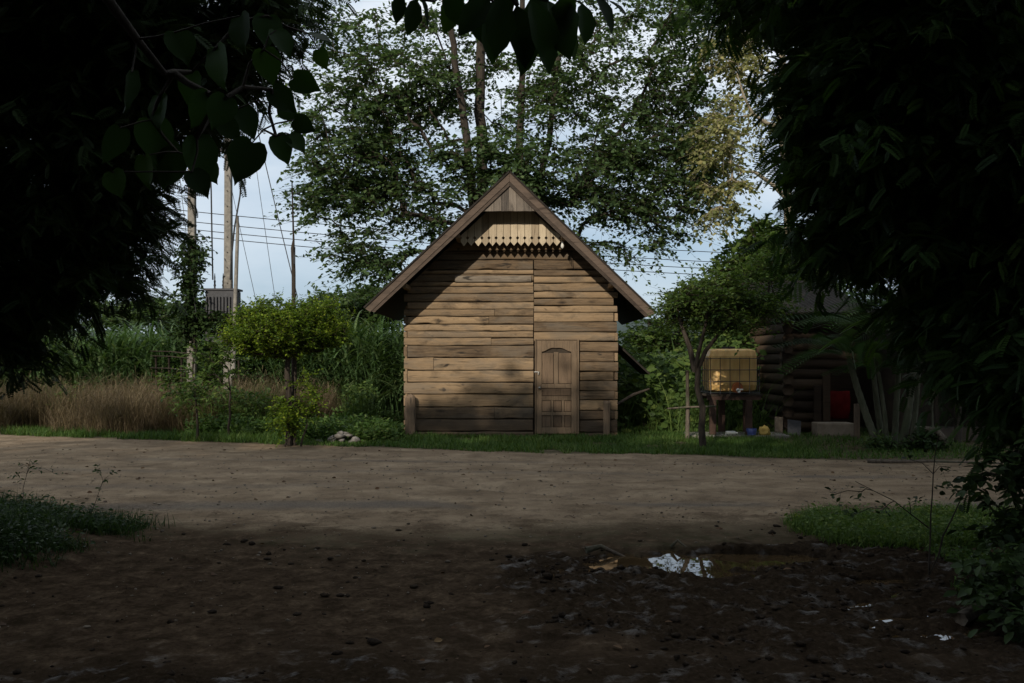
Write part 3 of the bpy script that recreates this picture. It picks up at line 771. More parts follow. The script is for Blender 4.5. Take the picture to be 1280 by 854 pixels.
bar(278, 215, 309, 426.6); bar(261, 537.4, 274, 612.6); bar(331, 537.4, 347, 612.6); bar(261, 636.4, 274, 715.6); bar(331, 636.4, 347, 715.6)
# top rail with the two ogee arches cut in it
for sgn, ua, ub in ((1, 198.4, 293), (-1, 394.6, 293.4)):
    pts = [(dx(ua), dz(138)), (dx(ub), dz(138)), (dx(ub), dz(188))]
    span = ua + (ub - ua) * .84
    for t in np.linspace(0, 1, 9):
        u_ = span + (ua - span) * t; pts.append((dx(u_), dz(186 + 26 * (.5 - .5 * math.cos(PI * t)) ** 1.3)))
    if sgn < 0: pts = pts[::-1]
    mb.prism(pts, DY - .029, DY + .005, var=.5)
pb_ = MB()
def panel(u0, v0, u1, v1):
    pb_.box(((dx(u0 + 2.5) + dx(u1 - 2.5)) / 2, DY + .004, (dz(v0 + 2.5) + dz(v1 - 2.5)) / 2), (dx(u1 - 2.5) - dx(u0 + 2.5), .030, dz(v0 + 2.5) - dz(v1 - 2.5)), bev=.009)
panel(198, 219, 278, 427); panel(309, 219, 395, 427); panel(198, 454, 395, 507)
for a_, b_ in ((198, 261), (274, 331), (347, 395)):
    panel(a_, 537, b_, 613); panel(a_, 636, b_, 716)
door = mb.build('door', M['door'], hut)
o = pb_.build('door_panel', M['door_panel']); o.parent = door
mb = MB(); mb.box(((dx(164) + dx(432)) / 2, DY + .032, (dz(138) + dz(758)) / 2), (dx(432) - dx(164), .02, dz(138) - dz(758)))  # dark slab whose colour stands for shade in the panel grooves
o = mb.build('groove_shade_slab', M['dark_wood']); o.parent = door
mb = MB()
for u0, v0, u1, v1 in ((152, 130, 162, 764), (434, 130, 446, 764), (162.3, 128, 433.7, 136)):
    mb.box(((dx(u0) + dx(u1)) / 2, DY + .005, (dz(v0) + dz(v1)) / 2), (dx(u1) - dx(u0), .09, dz(v0) - dz(v1)), bev=.004)
o = mb.build('frame', M['door']); o.parent = door; o.location = (0, 0, 0)
mb = MB(); c = (dx(183), DY - .031, dz(453))
mb.tube([(c[0], c[1] + .003, c[2]), (c[0], c[1] - .005, c[2])], .032, 14)
mb.tube([(c[0], c[1] - y_, c[2]) for y_ in (.004, .025, .03, .045, .058, .062)], [.012, .011, .024, .028, .02, .003], 12)
o = mb.build('knob', M['metal']); o.parent = door
mb = MB(); c = (dx(177), DY - .031, dz(350))
mb.tube([(c[0], c[1] + .003, c[2]), (c[0], c[1] - .012, c[2])], .026, 12); mb.tube([(c[0], c[1] - .012, c[2]), (c[0], c[1] - .03, c[2])], [.015, .014], 10)
mb.box((dx(160), c[1] - .012, dz(347)), (.07, .016, .022), bev=.004); mb.box((dx(176), c[1] - .03, dz(356)), (.028, .015, .06), bev=.004)
o = mb.build('latch', M['metal']); o.parent = door

# ------------------------------------------------------------------ trees behind the hut
TS, TO, TH = tpl_simple(), tpl_oval(), tpl_heart()
TBY = 29.0
def P3(px, py, Y=TBY): return at(px, py, Y)
trunks = [([(-1.0, 29, 0), P3(594, 300), P3(604, 200, 29.2), P3(598, 90, 29.4), P3(606, -40, 29.6), P3(610, -160, 29.8)], .23, .09),
          ([(-1.3, 28.7, 0), P3(592, 300, 28.6), P3(588, 210, 28.4), P3(570, 90, 28), P3(560, 20, 27.6), P3(540, -90, 27.4)], .19, .06),
          ([(-.2, 29.6, 0), P3(640, 300, 29.6), P3(650, 180, 29.8), P3(655, 60, 30), P3(648, -120, 30)], .16, .06),
          ([(.3, 28.8, 0), P3(668, 290, 28.8), P3(686, 180, 28.6), P3(696, 80, 28.5), P3(712, -80, 28.4)], .14, .05)]
crown = [(610, 190, 50, 44, 27.4, 1.2, 20), (665, 140, 50, 36, 27.5, 1.2, 10), (545, 120, 44, 36, 28, 1.4, 12), (450, 180, 80, 60, 28.5, 2.2, 84), (500, 110, 85, 50, 29, 2.5, 62), (425, 235, 52, 55, 28, 1.8, 46), (535, 240, 66, 66, 28.5, 2.4, 50),
         (470, 320, 58, 42, 28, 1.8, 30), (430, 50, 66, 46, 29, 2, 22), (560, 50, 90, 55, 30, 3, 26), (650, 215, 62, 48, 27.2, 1.6, 46),
         (640, 100, 90, 70, 30, 3, 30), (745, 90, 95, 66, 29, 2.6, 60), (790, 195, 84, 66, 29, 2.6, 76), (730, 225, 70, 56, 28, 2.2, 42),
         (850, 130, 56, 60, 29, 2, 56), (870, 40, 50, 46, 29, 2, 26), (835, 262, 58, 36, 28.4, 1.8, 26), (865, 225, 38, 54, 28.5, 1.5, 34), (640, -110, 280, 70, 30, 5, 90),
         (800, 20, 90, 50, 30, 3, 36), (700, 320, 80, 30, 28.8, 1.5, 26), (560, 340, 60, 30, 29.5, 1.5, 6), (800, 312, 40, 16, 28.6, 1.2, 4), (405, 130, 26, 40, 28, 1, 8)]
tree('spreading_tree', 'tall spreading green tree with several trunks rising behind the wooden hut', 'tree', (-.6, 29, 0), trunks, blobs(crown), TS, M['leaf_big'], M['bark_dark'],
     gk=dict(step=.5, rbase=.17, arch=.16), fk=dict(twigs=8, leaves=10, tl=1.0, ll=.145, lw=.105, droop=.30, flat=.22, spread=.8, hang=.1, twr=.007, ldroop=.25, outd=1.0))
# yellowing tree to the right of it, far
tr = [([(7.6, 27, 0), P3(985, 250, 27), P3(975, 120, 27), P3(980, 20, 27), P3(950, -60, 27)], .17, .06),
      ([P3(985, 250, 27), P3(950, 215, 26.6), P3(925, 200, 26.4), P3(912, 235, 26.4)], .07, .02), ([P3(976, 160, 27), P3(940, 150, 26.5), P3(922, 95, 26.4)], .07, .02), ([P3(980, 60, 27), P3(955, 35, 26.6), P3(925, 60, 26.4)], .06, .02), ([P3(978, 100, 27), P3(945, 90, 27), P3(935, 30, 27.4)], .05, .02)]
tree('yellowing_tree', 'pale yellow-green tree with bare curving limbs right of the spreading tree', 'tree', (7.6, 27, 0), tr,
     blobs([(905, 165, 36, 56, 26.6, 1.2, 46), (925, 60, 44, 50, 27, 1.2, 44), (905, 235, 30, 34, 26.6, 1, 18), (960, -10, 80, 50, 27, 1.5, 36), (898, 270, 20, 20, 26.6, .6, 6), (990, 130, 50, 80, 28, 1.5, 26)]),
     TS, M['leaf_ochre'], M['bark_pale'], gk=dict(step=.45, rbase=.07, arch=.1, pref=.2), fk=dict(twigs=6, leaves=8, tl=.6, ll=.13, lw=.09, droop=.35, hang=.25, ldroop=.4))
# distant trees in the strip behind
for lab, bx, Yd, lst, mt in (
    ('rounded mid-green tree showing over the cane left of the hut eave', 452, 36, [(440, 388, 60, 24, 36, 2, 120), (480, 378, 40, 22, 36, 2, 80)], 'leaf_big'),
    ('far dark tree rising over the cane field at the left edge', 60, 38, [(60, 385, 90, 30, 38, 3, 110), (-60, 370, 90, 40, 38, 3, 60)], 'leaf_big'),
    ('far dark tree over the cane field behind the left power pole', 210, 38, [(215, 392, 60, 20, 38, 3, 80), (150, 398, 40, 16, 38, 2, 40)], 'leaf_big'),
    ('far low tree over the cane field behind the clipped golden tree', 350, 40, [(350, 405, 70, 18, 40, 3, 90)], 'leaf_big'),
    ('dark leafy tree seen low between hut and small road tree', 812, 33, [(805, 430, 30, 26, 33, 2, 40), (835, 422, 40, 22, 33, 2, 40)], 'leaf_yg'),
    ('dense green tree standing behind the water tank', 930, 31, [(930, 400, 60, 60, 31, 2, 90), (960, 330, 50, 46, 31, 2, 50), (1010, 370, 60, 70, 31, 2, 70)], 'leaf_big'),
    ('light green bushy tree with pointed top right of the hut', 945, 27, [(950, 305, 24, 34, 27, 1, 26), (930, 350, 40, 34, 27, 1.3, 40), (975, 360, 40, 40, 27, 1.3, 40), (885, 378, 34, 22, 27, 1.3, 26)], 'leaf_yg')):
    b = at(bx, 450, Yd); b[2] = 0
    tree('background_tree', lab, 'tree', tuple(b), [([b, b + (0, 0, 1.2), at(bx, 400, Yd)], .14, .06)], blobs(lst), TS, M[mt], M['bark_dark'],
         gk=dict(step=.5, rbase=.1, arch=.2), fk=dict(twigs=8, leaves=9, tl=.7, ll=.17, lw=.12, droop=.2, hang=0, spread=1.0, flat=.7), group='trees in the strip behind the hut')

# golden clipped tree at the left
b = at(362, 541, 18.6); b[2] = 0; Yg = 18.6
def dome(px, py, rx, ry, Y, dy, n):
    p = blobs([(px, py, rx, ry, Y, dy, n)]); c = at(px, py, Y); d = (p - c); p[:, 2] = np.where(d[:, 2] < 0, c[2] + d[:, 2] * .7, p[:, 2]); return p
tg = np.concatenate([dome(342, 420, 62, 42, Yg, .9, 350), dome(400, 414, 40, 40, Yg + .6, .7, 180), dome(325, 428, 50, 20, Yg - .3, .7, 90)])
tree('clipped_golden_tree', 'small tree with clipped golden-green dome crown on a dark stem beside the road', 'ornamental tree', tuple(b),
     [([b, b + (.02, 0, .8), at(360, 470, Yg), at(361, 445, Yg)], .065, .05), ([b + (.07, .04, 0), at(367, 480, Yg + .1), at(370, 440, Yg + .2)], .05, .03)],
     tg, TS, M['leaf_gold'], M['bark_dark'], gk=dict(step=.25, rbase=.07, arch=.05, rmin=.004), fk=dict(twigs=6, leaves=9, tl=.22, ll=.065, lw=.038, droop=-.25, hang=-.5, spread=.8, flat=.8, twr=.003, outd=.5))
# shoots at its foot
tg = blobs([(360, 515, 22, 24, Yg - .2, .3, 50), (385, 495, 18, 30, Yg, .3, 26)])
b2 = b + (-.05, -.2, 0)
tree('leafy_shoots', 'knot of yellow-green shoots round the foot of the clipped golden tree', 'shrub', tuple(b2), [([b2, b2 + (.03, 0, .25)], .02, .015), ([b2 + (.3, 0, 0), b2 + (.4, 0, .4)], .02, .015)], tg, TS, M['leaf_gold'], M['bark_dark'],
     gk=dict(step=.2, rbase=.015, rmin=.003), fk=dict(twigs=4, leaves=9, tl=.25, ll=.07, lw=.04, twr=.002, flat=1))
# saplings
for px_, top_, Yd, lab, n_ in ((287, 440, 20.0, 'thin sapling with sparse leaves among the dry weeds left of the golden tree', 36), (247, 470, 19.8, 'slim leafy sapling in front of the left power pole', 22)):
    b = at(px_, 530, Yd); b[2] = 0
    tree('sapling', lab, 'sapling', tuple(b), [([b, at(px_ + 1, 500, Yd), at(px_ - 3, top_ + 20, Yd)], .03, .012)], blobs([(px_ - 12, top_ + 10, 34, 32, Yd, .6, n_)]), TO, M['leaf_yg'], M['bark_dark'],
         gk=dict(step=.2, rbase=.02, rmin=.003), fk=dict(twigs=4, leaves=6, tl=.3, ll=.11, lw=.05, twr=.003), group='saplings at the left roadside')
# small tree by the tank
Yt = 17.9; b = at(879, 545, Yt); b[2] = 0
tr = [([b, at(876, 510, Yt), at(870, 480, Yt), at(868, 462, Yt), at(884, 435, Yt), at(905, 405, Yt), at(935, 385, Yt)], .07, .025), ([at(868, 462, Yt), at(862, 440, Yt), at(854, 410, Yt + .2), at(846, 385, Yt + .3)], .06, .025), ([at(868, 465, Yt), at(880, 425, Yt - .2), at(885, 390, Yt - .3)], .05, .02)]
tree('crooked_tree', 'small crooked dark-stemmed tree with light feathery crown in front of the water tank', 'tree', tuple(b), tr,
     blobs([(878, 372, 46, 26, Yt, 1.0, 76), (845, 392, 22, 18, Yt + .6, .6, 16), (925, 385, 46, 34, Yt, 1.0, 56), (960, 345, 38, 50, Yt + .5, .9, 46), (900, 350, 30, 20, Yt, .6, 14)]),
     TS, M['leaf_yg'], M['bark_dark'], gk=dict(step=.3, rbase=.06, arch=.1, rmin=.004), fk=dict(twigs=7, leaves=10, tl=.45, ll=.09, lw=.045, droop=.25, spread=.9, twr=.003))

# ------------------------------------------------------------------ foreground trees (the viewer stands under them)
PIN = tpl_pinnate(9, .24, .105)
PIN2 = tpl_pinnate(9, .27, .12, .3)
b = (-6.6, 8.2, 0)
tr = [([b, (-6.3, 8.1, 2), (-5.6, 7.8, 4), (-4.6, 7.4, 4.9), (-3.2, 7.0, 5.1)], .28, .08), ([(-6.3, 8.1, 2), (-5.3, 7.3, 3.2), (-4.2, 7.0, 3.9), (-3.0, 6.8, 4.1)], .14, .04), ([(-6.5, 8.2, 1.2), (-5.5, 7.8, 1.9), (-4.4, 7.5, 2.3)], .10, .04)]
tg = blobs([(40, 80, 140, 110, 7.3, 1.3, 210), (165, 40, 90, 70, 7.0, 1.2, 100), (250, 50, 60, 60, 6.8, .8, 60), (330, 10, 50, 30, 6.8, .6, 22), (20, 260, 100, 90, 7.4, 1.2, 130), (130, 170, 70, 60, 7.0, 1, 50), (120, 265, 44, 36, 7.2, .8, 34), (-10, 370, 40, 40, 7.5, .6, 30), (205, 120, 44, 40, 7, .7, 26), (165, 262, 24, 34, 7.2, .5, 14), (60, 345, 90, 40, 7.4, .9, 40), (0, 420, 26, 36, 7.4, .4, 16), (125, 325, 50, 26, 7.4, .6, 20), (-150, 200, 160, 200, 7.5, 1.6, 160), (120, -80, 300, 60, 6.6, 1.6, 160)])
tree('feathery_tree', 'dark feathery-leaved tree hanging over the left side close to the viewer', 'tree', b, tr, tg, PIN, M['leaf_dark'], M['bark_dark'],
     gk=dict(step=.3, rbase=.09, arch=.05, pref=-.1, rmin=.003), fk=dict(twigs=5, leaves=8, tl=.40, ll=.14, lw=.14, droop=.35, spread=.9, hang=.1, twr=.0035, ldroop=.25, flat=.45))
b = (5.9, 8.6, 0)
tr = [([b, (5.7, 8.5, 2.2), (5.0, 8.2, 4.2), (4.2, 7.8, 5.8)], .3, .1), ([(5.75, 8.5, 1.8), (4.8, 8, 2.9), (3.8, 7.6, 3.6), (3.0, 7.3, 3.9)], .14, .04), ([(5.7, 8.5, 2.4), (6.2, 7.6, 3.6), (6.0, 6.8, 4.6)], .14, .05)]
tg = blobs([(1140, 80, 120, 100, 7.8, 1.3, 230), (1062, 60, 48, 70, 7.6, .9, 70), (1070, 180, 60, 70, 7.8, 1.0, 100), (1200, 230, 100, 110, 7.8, 1.3, 240), (1120, 280, 66, 50, 8, 1, 80), (1260, 390, 56, 100, 7.6, 1, 130), (1190, 370, 44, 40, 8, .8, 34), (1400, 250, 120, 260, 7.8, 1.4, 120), (1130, -60, 260, 60, 7.4, 1.6, 150), (1012, 150, 20, 50, 7.6, .5, 10), (1030, 290, 24, 30, 8, .4, 10), (1290, 500, 20, 60, 7.2, .5, 22)])
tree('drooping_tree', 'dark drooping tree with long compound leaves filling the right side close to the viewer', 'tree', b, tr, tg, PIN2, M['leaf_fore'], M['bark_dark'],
     gk=dict(step=.3, rbase=.09, arch=.05, pref=-.1, rmin=.003), fk=dict(twigs=5, leaves=7, tl=.46, ll=.18, lw=.18, droop=.4, spread=.9, hang=.05, twr=.0035, ldroop=.3, flat=.4))
b = (10.6, 14.2, 0)  # added tree, blocks sky light to darken the right-hand yard
tree('sky_blocking_tree', 'dark tree added behind the drooping one to block sky light at the right', 'tree', b, [([b, (10.4, 14.1, 3), (9.6, 13.8, 6)], .26, .1), ([(10.45, 14.1, 2.6), (8.6, 13.6, 5), (7, 13.2, 6.6)], .14, .05)],
     blobs([(1220, 60, 130, 120, 14, 2, 110), (1340, 260, 90, 120, 14, 2, 90), (1120, -120, 260, 110, 13, 2.4, 170), (1230, 290, 40, 50, 14, 1.2, 22), (1450, 60, 140, 200, 14, 2.2, 90)]), TS, M['leaf_dark'], M['bark_dark'],
     gk=dict(step=.5, rbase=.12, arch=.1, pref=.1), fk=dict(twigs=8, leaves=9, tl=.8, ll=.17, lw=.11, droop=.25, flat=.5))
# large-leaved tree reaching over the viewer from behind left
b = (-4.2, -1.5, 0)
tr = [([b, (-3.9, -1.2, 2.2), (-3.2, -.2, 4.0), (-2.2, 1.4, 4.3), (-1.7, 3.2, 3.2), (-1.35, 3.9, 2.72)], .2, .012),
      ([(-3.2, -.2, 4.0), (-1.6, .6, 4.4), (-.6, 2.2, 3.6), (-.1, 3.4, 3.02)], .07, .012), ([(-3.9, -1.2, 2.2), (-1, -1.5, 4.6), (2.2, -1.2, 5.6)], .13, .05)]
HL = [(334, 20, 40, 100), (345, 38, 36, 60), (385, 42, 34, 15), (398, 62, 26, 60), (330, 62, 44, 75), (366, 98, 40, 20), (340, 112, 38, 40), (352, 132, 34, 55), (368, 150, 30, 25), (362, 168, 34, 40), (345, 170, 32, 65),
      (316, 178, 50, 95), (283, 122, 40, 95), (262, 118, 44, 105), (300, 135, 40, 60), (246, 172, 52, 95), (222, 190, 52, 110), (205, 178, 50, 90), (258, 205, 34, 70), (240, 215, 34, 60), (180, 195, 44, 100), (190, 150, 46, 80), (150, 160, 44, 110),
      (270, 60, 44, 70), (240, 90, 46, 110), (300, 20, 44, 95), (220, 40, 46, 80), (165, 90, 46, 100), (200, 120, 44, 95), (140, 215, 36, 80), (276, 150, 34, 50)]
OV = [(500, -14, 36, 95), (522, -20, 46, 70), (556, -16, 44, 60), (590, -14, 50, 75), (612, -8, 56, 125), (628, -10, 66, 95), (646, 0, 60, 80), (662, -8, 76, 70), (684, -6, 74, 62), (700, -8, 76, 85), (716, -14, 56, 110), (742, -16, 46, 60), (760, -6, 30, 40), (520, -8, 40, 100), (608, 12, 50, 80), (690, 14, 50, 60), (728, -2, 50, 85), (660, 20, 54, 95), (640, -18, 56, 120), (575, -18, 46, 110), (676, -14, 60, 100)]
def hang(lst, Yd, tp, wr):
    B = []; D = []; L = []
    for px, py, sz, an in lst:
        yy = Yd + R.uniform(-.25, .25); B.append(at(px, py, yy)); a = math.radians(an); D.append((math.cos(a), R.uniform(-.45, .3), -math.sin(a))); L.append(sz * yy / F)
    B = np.array(B); D = np.array(D); L = np.array(L)
    return B, inst(tp, B, D, np.array([0, -1., .45]) + R.normal(size=B.shape) * .55, L, L * wr)
HL = [(px, py, sz * R.uniform(.95, 1.3), an + R.uniform(-14, 14)) for px, py, sz, an in HL]; OV = [(px, py + 6, sz * R.uniform(1.05, 1.3), an) for px, py, sz, an in OV]
HB, h1 = hang(HL, 3.9, TH, .72); OB, h2 = hang(OV, 3.4, TO, .52)
V, Q, T, TD = grow(tr, np.concatenate([HB, OB]), step=.18, rbase=.018, arch=.12, pref=.3, rmin=.0016)
lt = thing('large_leaved_tree', b, 'tree with large heart-shaped leaves hanging into the upper left just overhead', 'tree')
lv, lf, la = merge([h1, h2])
# overhead part of its crown (above the picture)
V3, Q3, T3, TD3 = grow([tr[2]], np.array([R.uniform(-7, 7, 520), R.uniform(-5, 2.9, 520), R.uniform(4.8, 6.9, 520)]).T, step=.5, rbase=.06)
(l3, f3, a3), (t3, tf3) = foliage(T3, TD3, TH, twigs=6, leaves=8, tl=.8, ll=.26, lw=.22, droop=.2)
np_mesh('trunk', np.concatenate([V, V3, t3]), np.concatenate([Q, Q3 + len(V), tf3 + len(V) + len(V3)]), M['bark_dark'], lt, shade=True)
lv, lf, la = merge([(lv, lf, la), (l3, f3, a3)])
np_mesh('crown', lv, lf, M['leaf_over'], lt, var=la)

# tall trees behind the viewer, which shade road and foreground
def back_tree(bx, by, hgt, wd, zc, n, lab, ll=.34):
    u = norm(R.normal(size=(n, 3))) * (R.random((n, 1)) ** (1 / 2.2)); tgt = np.array([bx, by, zc]) + u * np.array([wd, wd * .7, hgt - zc])
    tgt[:, 2] = np.maximum(tgt[:, 2], 2.2)
    tree('shade_tree', lab, 'tree', (bx, by, 0), [([(bx, by, 0), (bx + .2, by, zc * .5), (bx - .1, by + .2, zc)], .3, .15)], tgt, TS, M['leaf_dark'], M['bark_dark'],
         gk=dict(step=.8, rbase=.15), fk=dict(twigs=8, leaves=9, tl=1.1, ll=ll, lw=ll * .75, droop=.2, spread=1, flat=.8), group='tall trees behind the viewer')
SHADE = [(-9.6, -8, 13.8, 4.2, 7.6, 290, 'round dark tree behind the viewer, the lowest of the row'), (-17.5, -9, 13.6, 4.6, 7.6, 230, 'broad dark tree behind the viewer, the second of the row'),
         (-24, -6, 14, 4.5, 8, 180, 'outermost dark tree of the row behind the viewer'), (-1.5, -8, 17, 5.0, 9, 420, 'tallest dark tree directly behind the viewer'), (6, -7, 14, 4.6, 7.5, 190, 'dark tree behind the viewer, right of the tallest one'),
         (-8.5, .5, 8.0, 3.4, 4.2, 260, 'lower dark tree at the viewer\'s left side'), (8.8, .5, 9.5, 3.6, 4.6, 260, 'lower dark tree at the viewer\'s right side'), (-3.8, -7.5, 8.2, 4.8, 4, 260, 'low dark tree close behind the viewer')]
for a_ in SHADE: back_tree(*a_)

# ------------------------------------------------------------------ grasses and field
B3, B5 = tpl_blade(3, .35), tpl_blade(6, .75)
def blades(x, y, L, W, tilt=.35, tpl=B3, var=None, z=None, hoff=0):
    z = height(x, y) if z is None else z
    a = R.random(len(x)) * 2 * PI; t = np.abs(R.normal(size=len(x))) * tilt
    D = np.stack([np.cos(a) * t, np.sin(a) * t, np.ones(len(x))], -1); Nn = np.stack([-np.cos(a), -np.sin(a), np.full(len(x), .2)], -1)
    return inst(tpl, np.stack([x, y, z + hoff - .005], -1), D, Nn, L, W, var)
def in_hut(x, y): return (np.abs(x + .03) < 2.3) & (y > HY - .12) & (y < HY + 4.7)
# strip of short grass in front of and beside the hut
x, y = scatter(150000, -11, 8.5, 15.5, 23, lambda x, y: (y > y_far(x) + (fbm(x * 2, y * 2, 51) - .45) * .7) & ~in_hut(x, y) & (fbm(x * 1.1, y * 1.1, 52) > .30))
k = R.random(len(x)) < np.where((x > 5.2), .3, 1.0); x, y = x[k], y[k]
L = (.05 + .10 * R.random(len(x))) * (.6 + .9 * fbm(x * 1.3, y * 1.3, 53)) * np.where(x < -4.5, 1.5, 1)
g = blades(x, y, L, .012 + .006 * R.random(len(x)), .6)
tag(np_mesh('grass', g[0], g[1], M['grass'], var=g[2]), 'low green grass strip between the dirt road and the hut', 'grass', kind='stuff')
# broad leaved weeds at the left of the hut
x, y = scatter(9000, -10, -2.3, 19.2, 24, lambda x, y: (x > -6.6 + .5 * (y - 21)) & (y > y_far(x) + .9) & (fbm(x * .9, y * .9, 55) > .38) & ~in_hut(x, y))
n = len(x); m_ = 6; xx = np.repeat(x, m_) + R.normal(size=n * m_) * .06; yy = np.repeat(y, m_) + R.normal(size=n * m_) * .06
hh = np.repeat(.12 + .3 * fbm(x, y, 56) * R.random(n) * 1.6, m_) * R.random(n * m_) + .03
a = R.random(n * m_) * 6.28
w1 = inst(TO, np.stack([xx, yy, height(xx, yy) + hh], -1), np.stack([np.cos(a), np.sin(a), .4 + R.normal(size=n * m_) * .4], -1), np.array([0, -.3, 1.]) + R.normal(size=(n * m_, 3)) * .3, .07 + .06 * R.random(n * m_), .04 + .02 * R.random(n * m_))
w2 = blades(x, y, .2 + .35 * R.random(n), .014, .35)
w = merge([w1, w2])
tag(np_mesh('weeds', w[0], w[1], M['grass'], var=w[2]), 'leafy green weeds growing left of the hut', 'weeds', kind='stuff')
# brush behind the hut on the right: low dark creepers and undergrowth
x, y = scatter(26000, 2.4, 13, 21.5, 30, lambda x, y: (fbm(x * .8, y * .8, 57) > .3) & ~((x > 5.7) & (y < 27)))
n = len(x); top = (.8 + 1.6 * fbm(x * .7, y * .7, 58) + .8 * smooth(4.5, 6, x)) * smooth(21.5, 23.5, y); z_ = height(x, y) + top * R.random(n) ** .6
a = R.random(n) * 6.28
w = inst(TO, np.stack([x, y, z_], -1), np.stack([np.cos(a), np.sin(a), -.2 + R.normal(size=n) * .3], -1), np.array([0, -.8, .7]) + R.normal(size=(n, 3)) * .4, .13 + .1 * R.random(n), .09 + .06 * R.random(n))
w3 = blades(x[:4000], y[:4000], .8 + 1.2 * R.random(4000), .02, .25, B5); w = merge([w, w3])
tag(np_mesh('undergrowth', w[0], w[1], M['leaf_yg'], var=w[2]), 'tangled green creepers and undergrowth behind the tank', 'undergrowth', kind='stuff')
# dry reddish brush at the left roadside
x, y = scatter(64000, -14, -4.4, 20.2, 25.5, lambda x, y: (y > y_far(x) + .15) & (y > 21 + smooth(-8, -5.2, x) * 1.3) & (fbm(x * .8, y * .8, 60) > .30 + .14 * smooth(-8.5, -6, x)))
L = (.5 + .95 * R.random(len(x))) * (.45 + .9 * fbm(x * 1.6, y * 1.6, 61)) * (.7 + .3 * smooth(20.5, 22, y))
g = blades(x, y, L, .008, .5, B3); 
n = 60000; i = R.integers(0, len(x), n); a = R.random(n) * 6.28
tw = inst(B3, np.stack([x[i], y[i], height(x[i], y[i]) + L[i] * (.3 + .6 * R.random(n))], -1), np.stack([np.cos(a), np.sin(a), R.normal(size=n) * .7], -1), np.array([0, 0, 1.]) + 0 * x[i][:, None], .10 + .25 * R.random(n), .007)
g = merge([g, tw])
tag(np_mesh('dry_brush', g[0], g[1], M['dry'], var=g[2]), 'brown dead brush and dry grass along the left roadside', 'dry brush', kind='stuff')
# green tangle between the brush and the golden tree
x, y = scatter(17000, -11.5, -3.2, 21.3, 25, lambda x, y: (fbm(x * .75 + 4, y * .75, 63) > .5 + .12 * smooth(-6.5, -8, x)))
n = len(x); z_ = height(x, y) + (.3 + 1.3 * fbm(x * .7, y * .5, 64)) * R.random(n) ** .6; a = R.random(n) * 6.28
w = inst(TS, np.stack([x, y, z_], -1), np.stack([np.cos(a), np.sin(a), R.normal(size=n) * .5], -1), np.array([0, -.5, .8]) + R.normal(size=(n, 3)) * .4, .07 + .07 * R.random(n), .04 + .03 * R.random(n))
w = merge([w, blades(x[::2], y[::2], .7 + .8 * R.random(len(x[::2])), .012, .25, B3)])
tag(np_mesh('hedge_growth', w[0], w[1], M['leaf_yg'], var=w[2]), 'tangled green roadside growth around the dry brush', 'undergrowth', kind='stuff')
# sugar cane field
def cane_field(x0, x1, y0, y1, n, h0, name, lab):
    x = R.uniform(x0, x1, n); y = R.uniform(y0, y1, n); k = ~((np.abs(x) < 2.6) & (y < 26)); x, y = x[k], y[k]; n = len(x)
    H = h0 * (.75 + .3 * R.random(n)) * (.85 + .3 * fbm(x * .3, y * .3, 66))
    m_ = 11; xx = np.repeat(x, m_); yy = np.repeat(y, m_); HH = np.repeat(H, m_); s = np.tile((np.arange(m_) + 1) / m_, n)
    a = R.random(n * m_) * 6.28; t = .35 + .5 * (1 - s) + R.random(n * m_) * .25
    D = np.stack([np.cos(a) * t, np.sin(a) * t, np.ones(n * m_)], -1); Nn = np.stack([-np.cos(a), -np.sin(a), np.full(n * m_, .3)], -1)
    lv = inst(B5, np.stack([xx, yy, HH * (.12 + .5 * s)], -1), D, Nn, (.9 + .7 * R.random(n * m_)) * h0 / 3, .045 + .02 * R.random(n * m_))
    st = blades(x, y, H * .75, .035, .06, B3, var=R.random(n) * .4)
    g = merge([lv, st]); tag(np_mesh(name, g[0], g[1], M['cane'], var=g[2]), lab, 'cane field', kind='stuff')
cane_field(-24, -2.4, 26.6, 31, 2300, 3.3, 'sugar_cane', 'tall arching green cane leaves across the field left of the hut')
cane_field(2.6, 7.5, 27, 33, 420, 2.3, 'sugar_cane', 'tall cane leaves seen between hut and crooked tree')
x, y = scatter(60000, -40, 40, 31, 60, lambda x, y: x * 0 + .35)
g = blades(x, y, 2.0 + 1.0 * R.random(len(x)), .10, .3, B3); tag(np_mesh('far_field_growth', g[0], g[1], M['cane'], var=g[2]), 'distant green field growth behind the trees', 'field growth', kind='stuff')

# foreground grass mounds
def mound(x0, x1, y0, y1, n, dens, L0, name, lab, mat='grass', wid=.007):
    x, y = scatter(n, x0, x1, y0, y1, dens)
    L = L0 * (.35 + .8 * R.random(len(x))) * (.35 + 1.3 * fbm(x * 1.7, y * 1.7, 78)); g = blades(x, y, L, wid * (.7 + .6 * R.random(len(x))), .55)
    m = len(x) // 4; a = R.random(m) * 6.28
    q = inst(TO, np.stack([x[:m], y[:m], height(x[:m], y[:m]) + L0 * .8 * R.random(m)], -1), np.stack([np.cos(a), np.sin(a), R.normal(size=m) * .4], -1), np.array([0, -.3, 1.]) + R.normal(size=(m, 3)) * .4, .03 + .03 * R.random(m), .016 + .014 * R.random(m))
    g = merge([g, q]); tag(np_mesh(name, g[0], g[1], M[mat], var=g[2]), lab, 'grass', kind='stuff')
mound(-7.5, -2.2, 4.6, 10.1, 120000, lambda x, y: smooth(.0, .6, (-x - 3.55 - .05 * (9.8 - y)) - .16 * (y - 9) ** 2 * (y > 9) + (fbm(x * 1.5, y * 1.5, 70) - .5) * 1.5 + .10 * (y - 7.5)) * (1 - smooth(9.4, 9.9, y)) * (.35 + .65 * smooth(5.6, 6.8, y)), .19, 'grass', 'dark grassy mound at the left edge near the viewer', 'grass_dark')
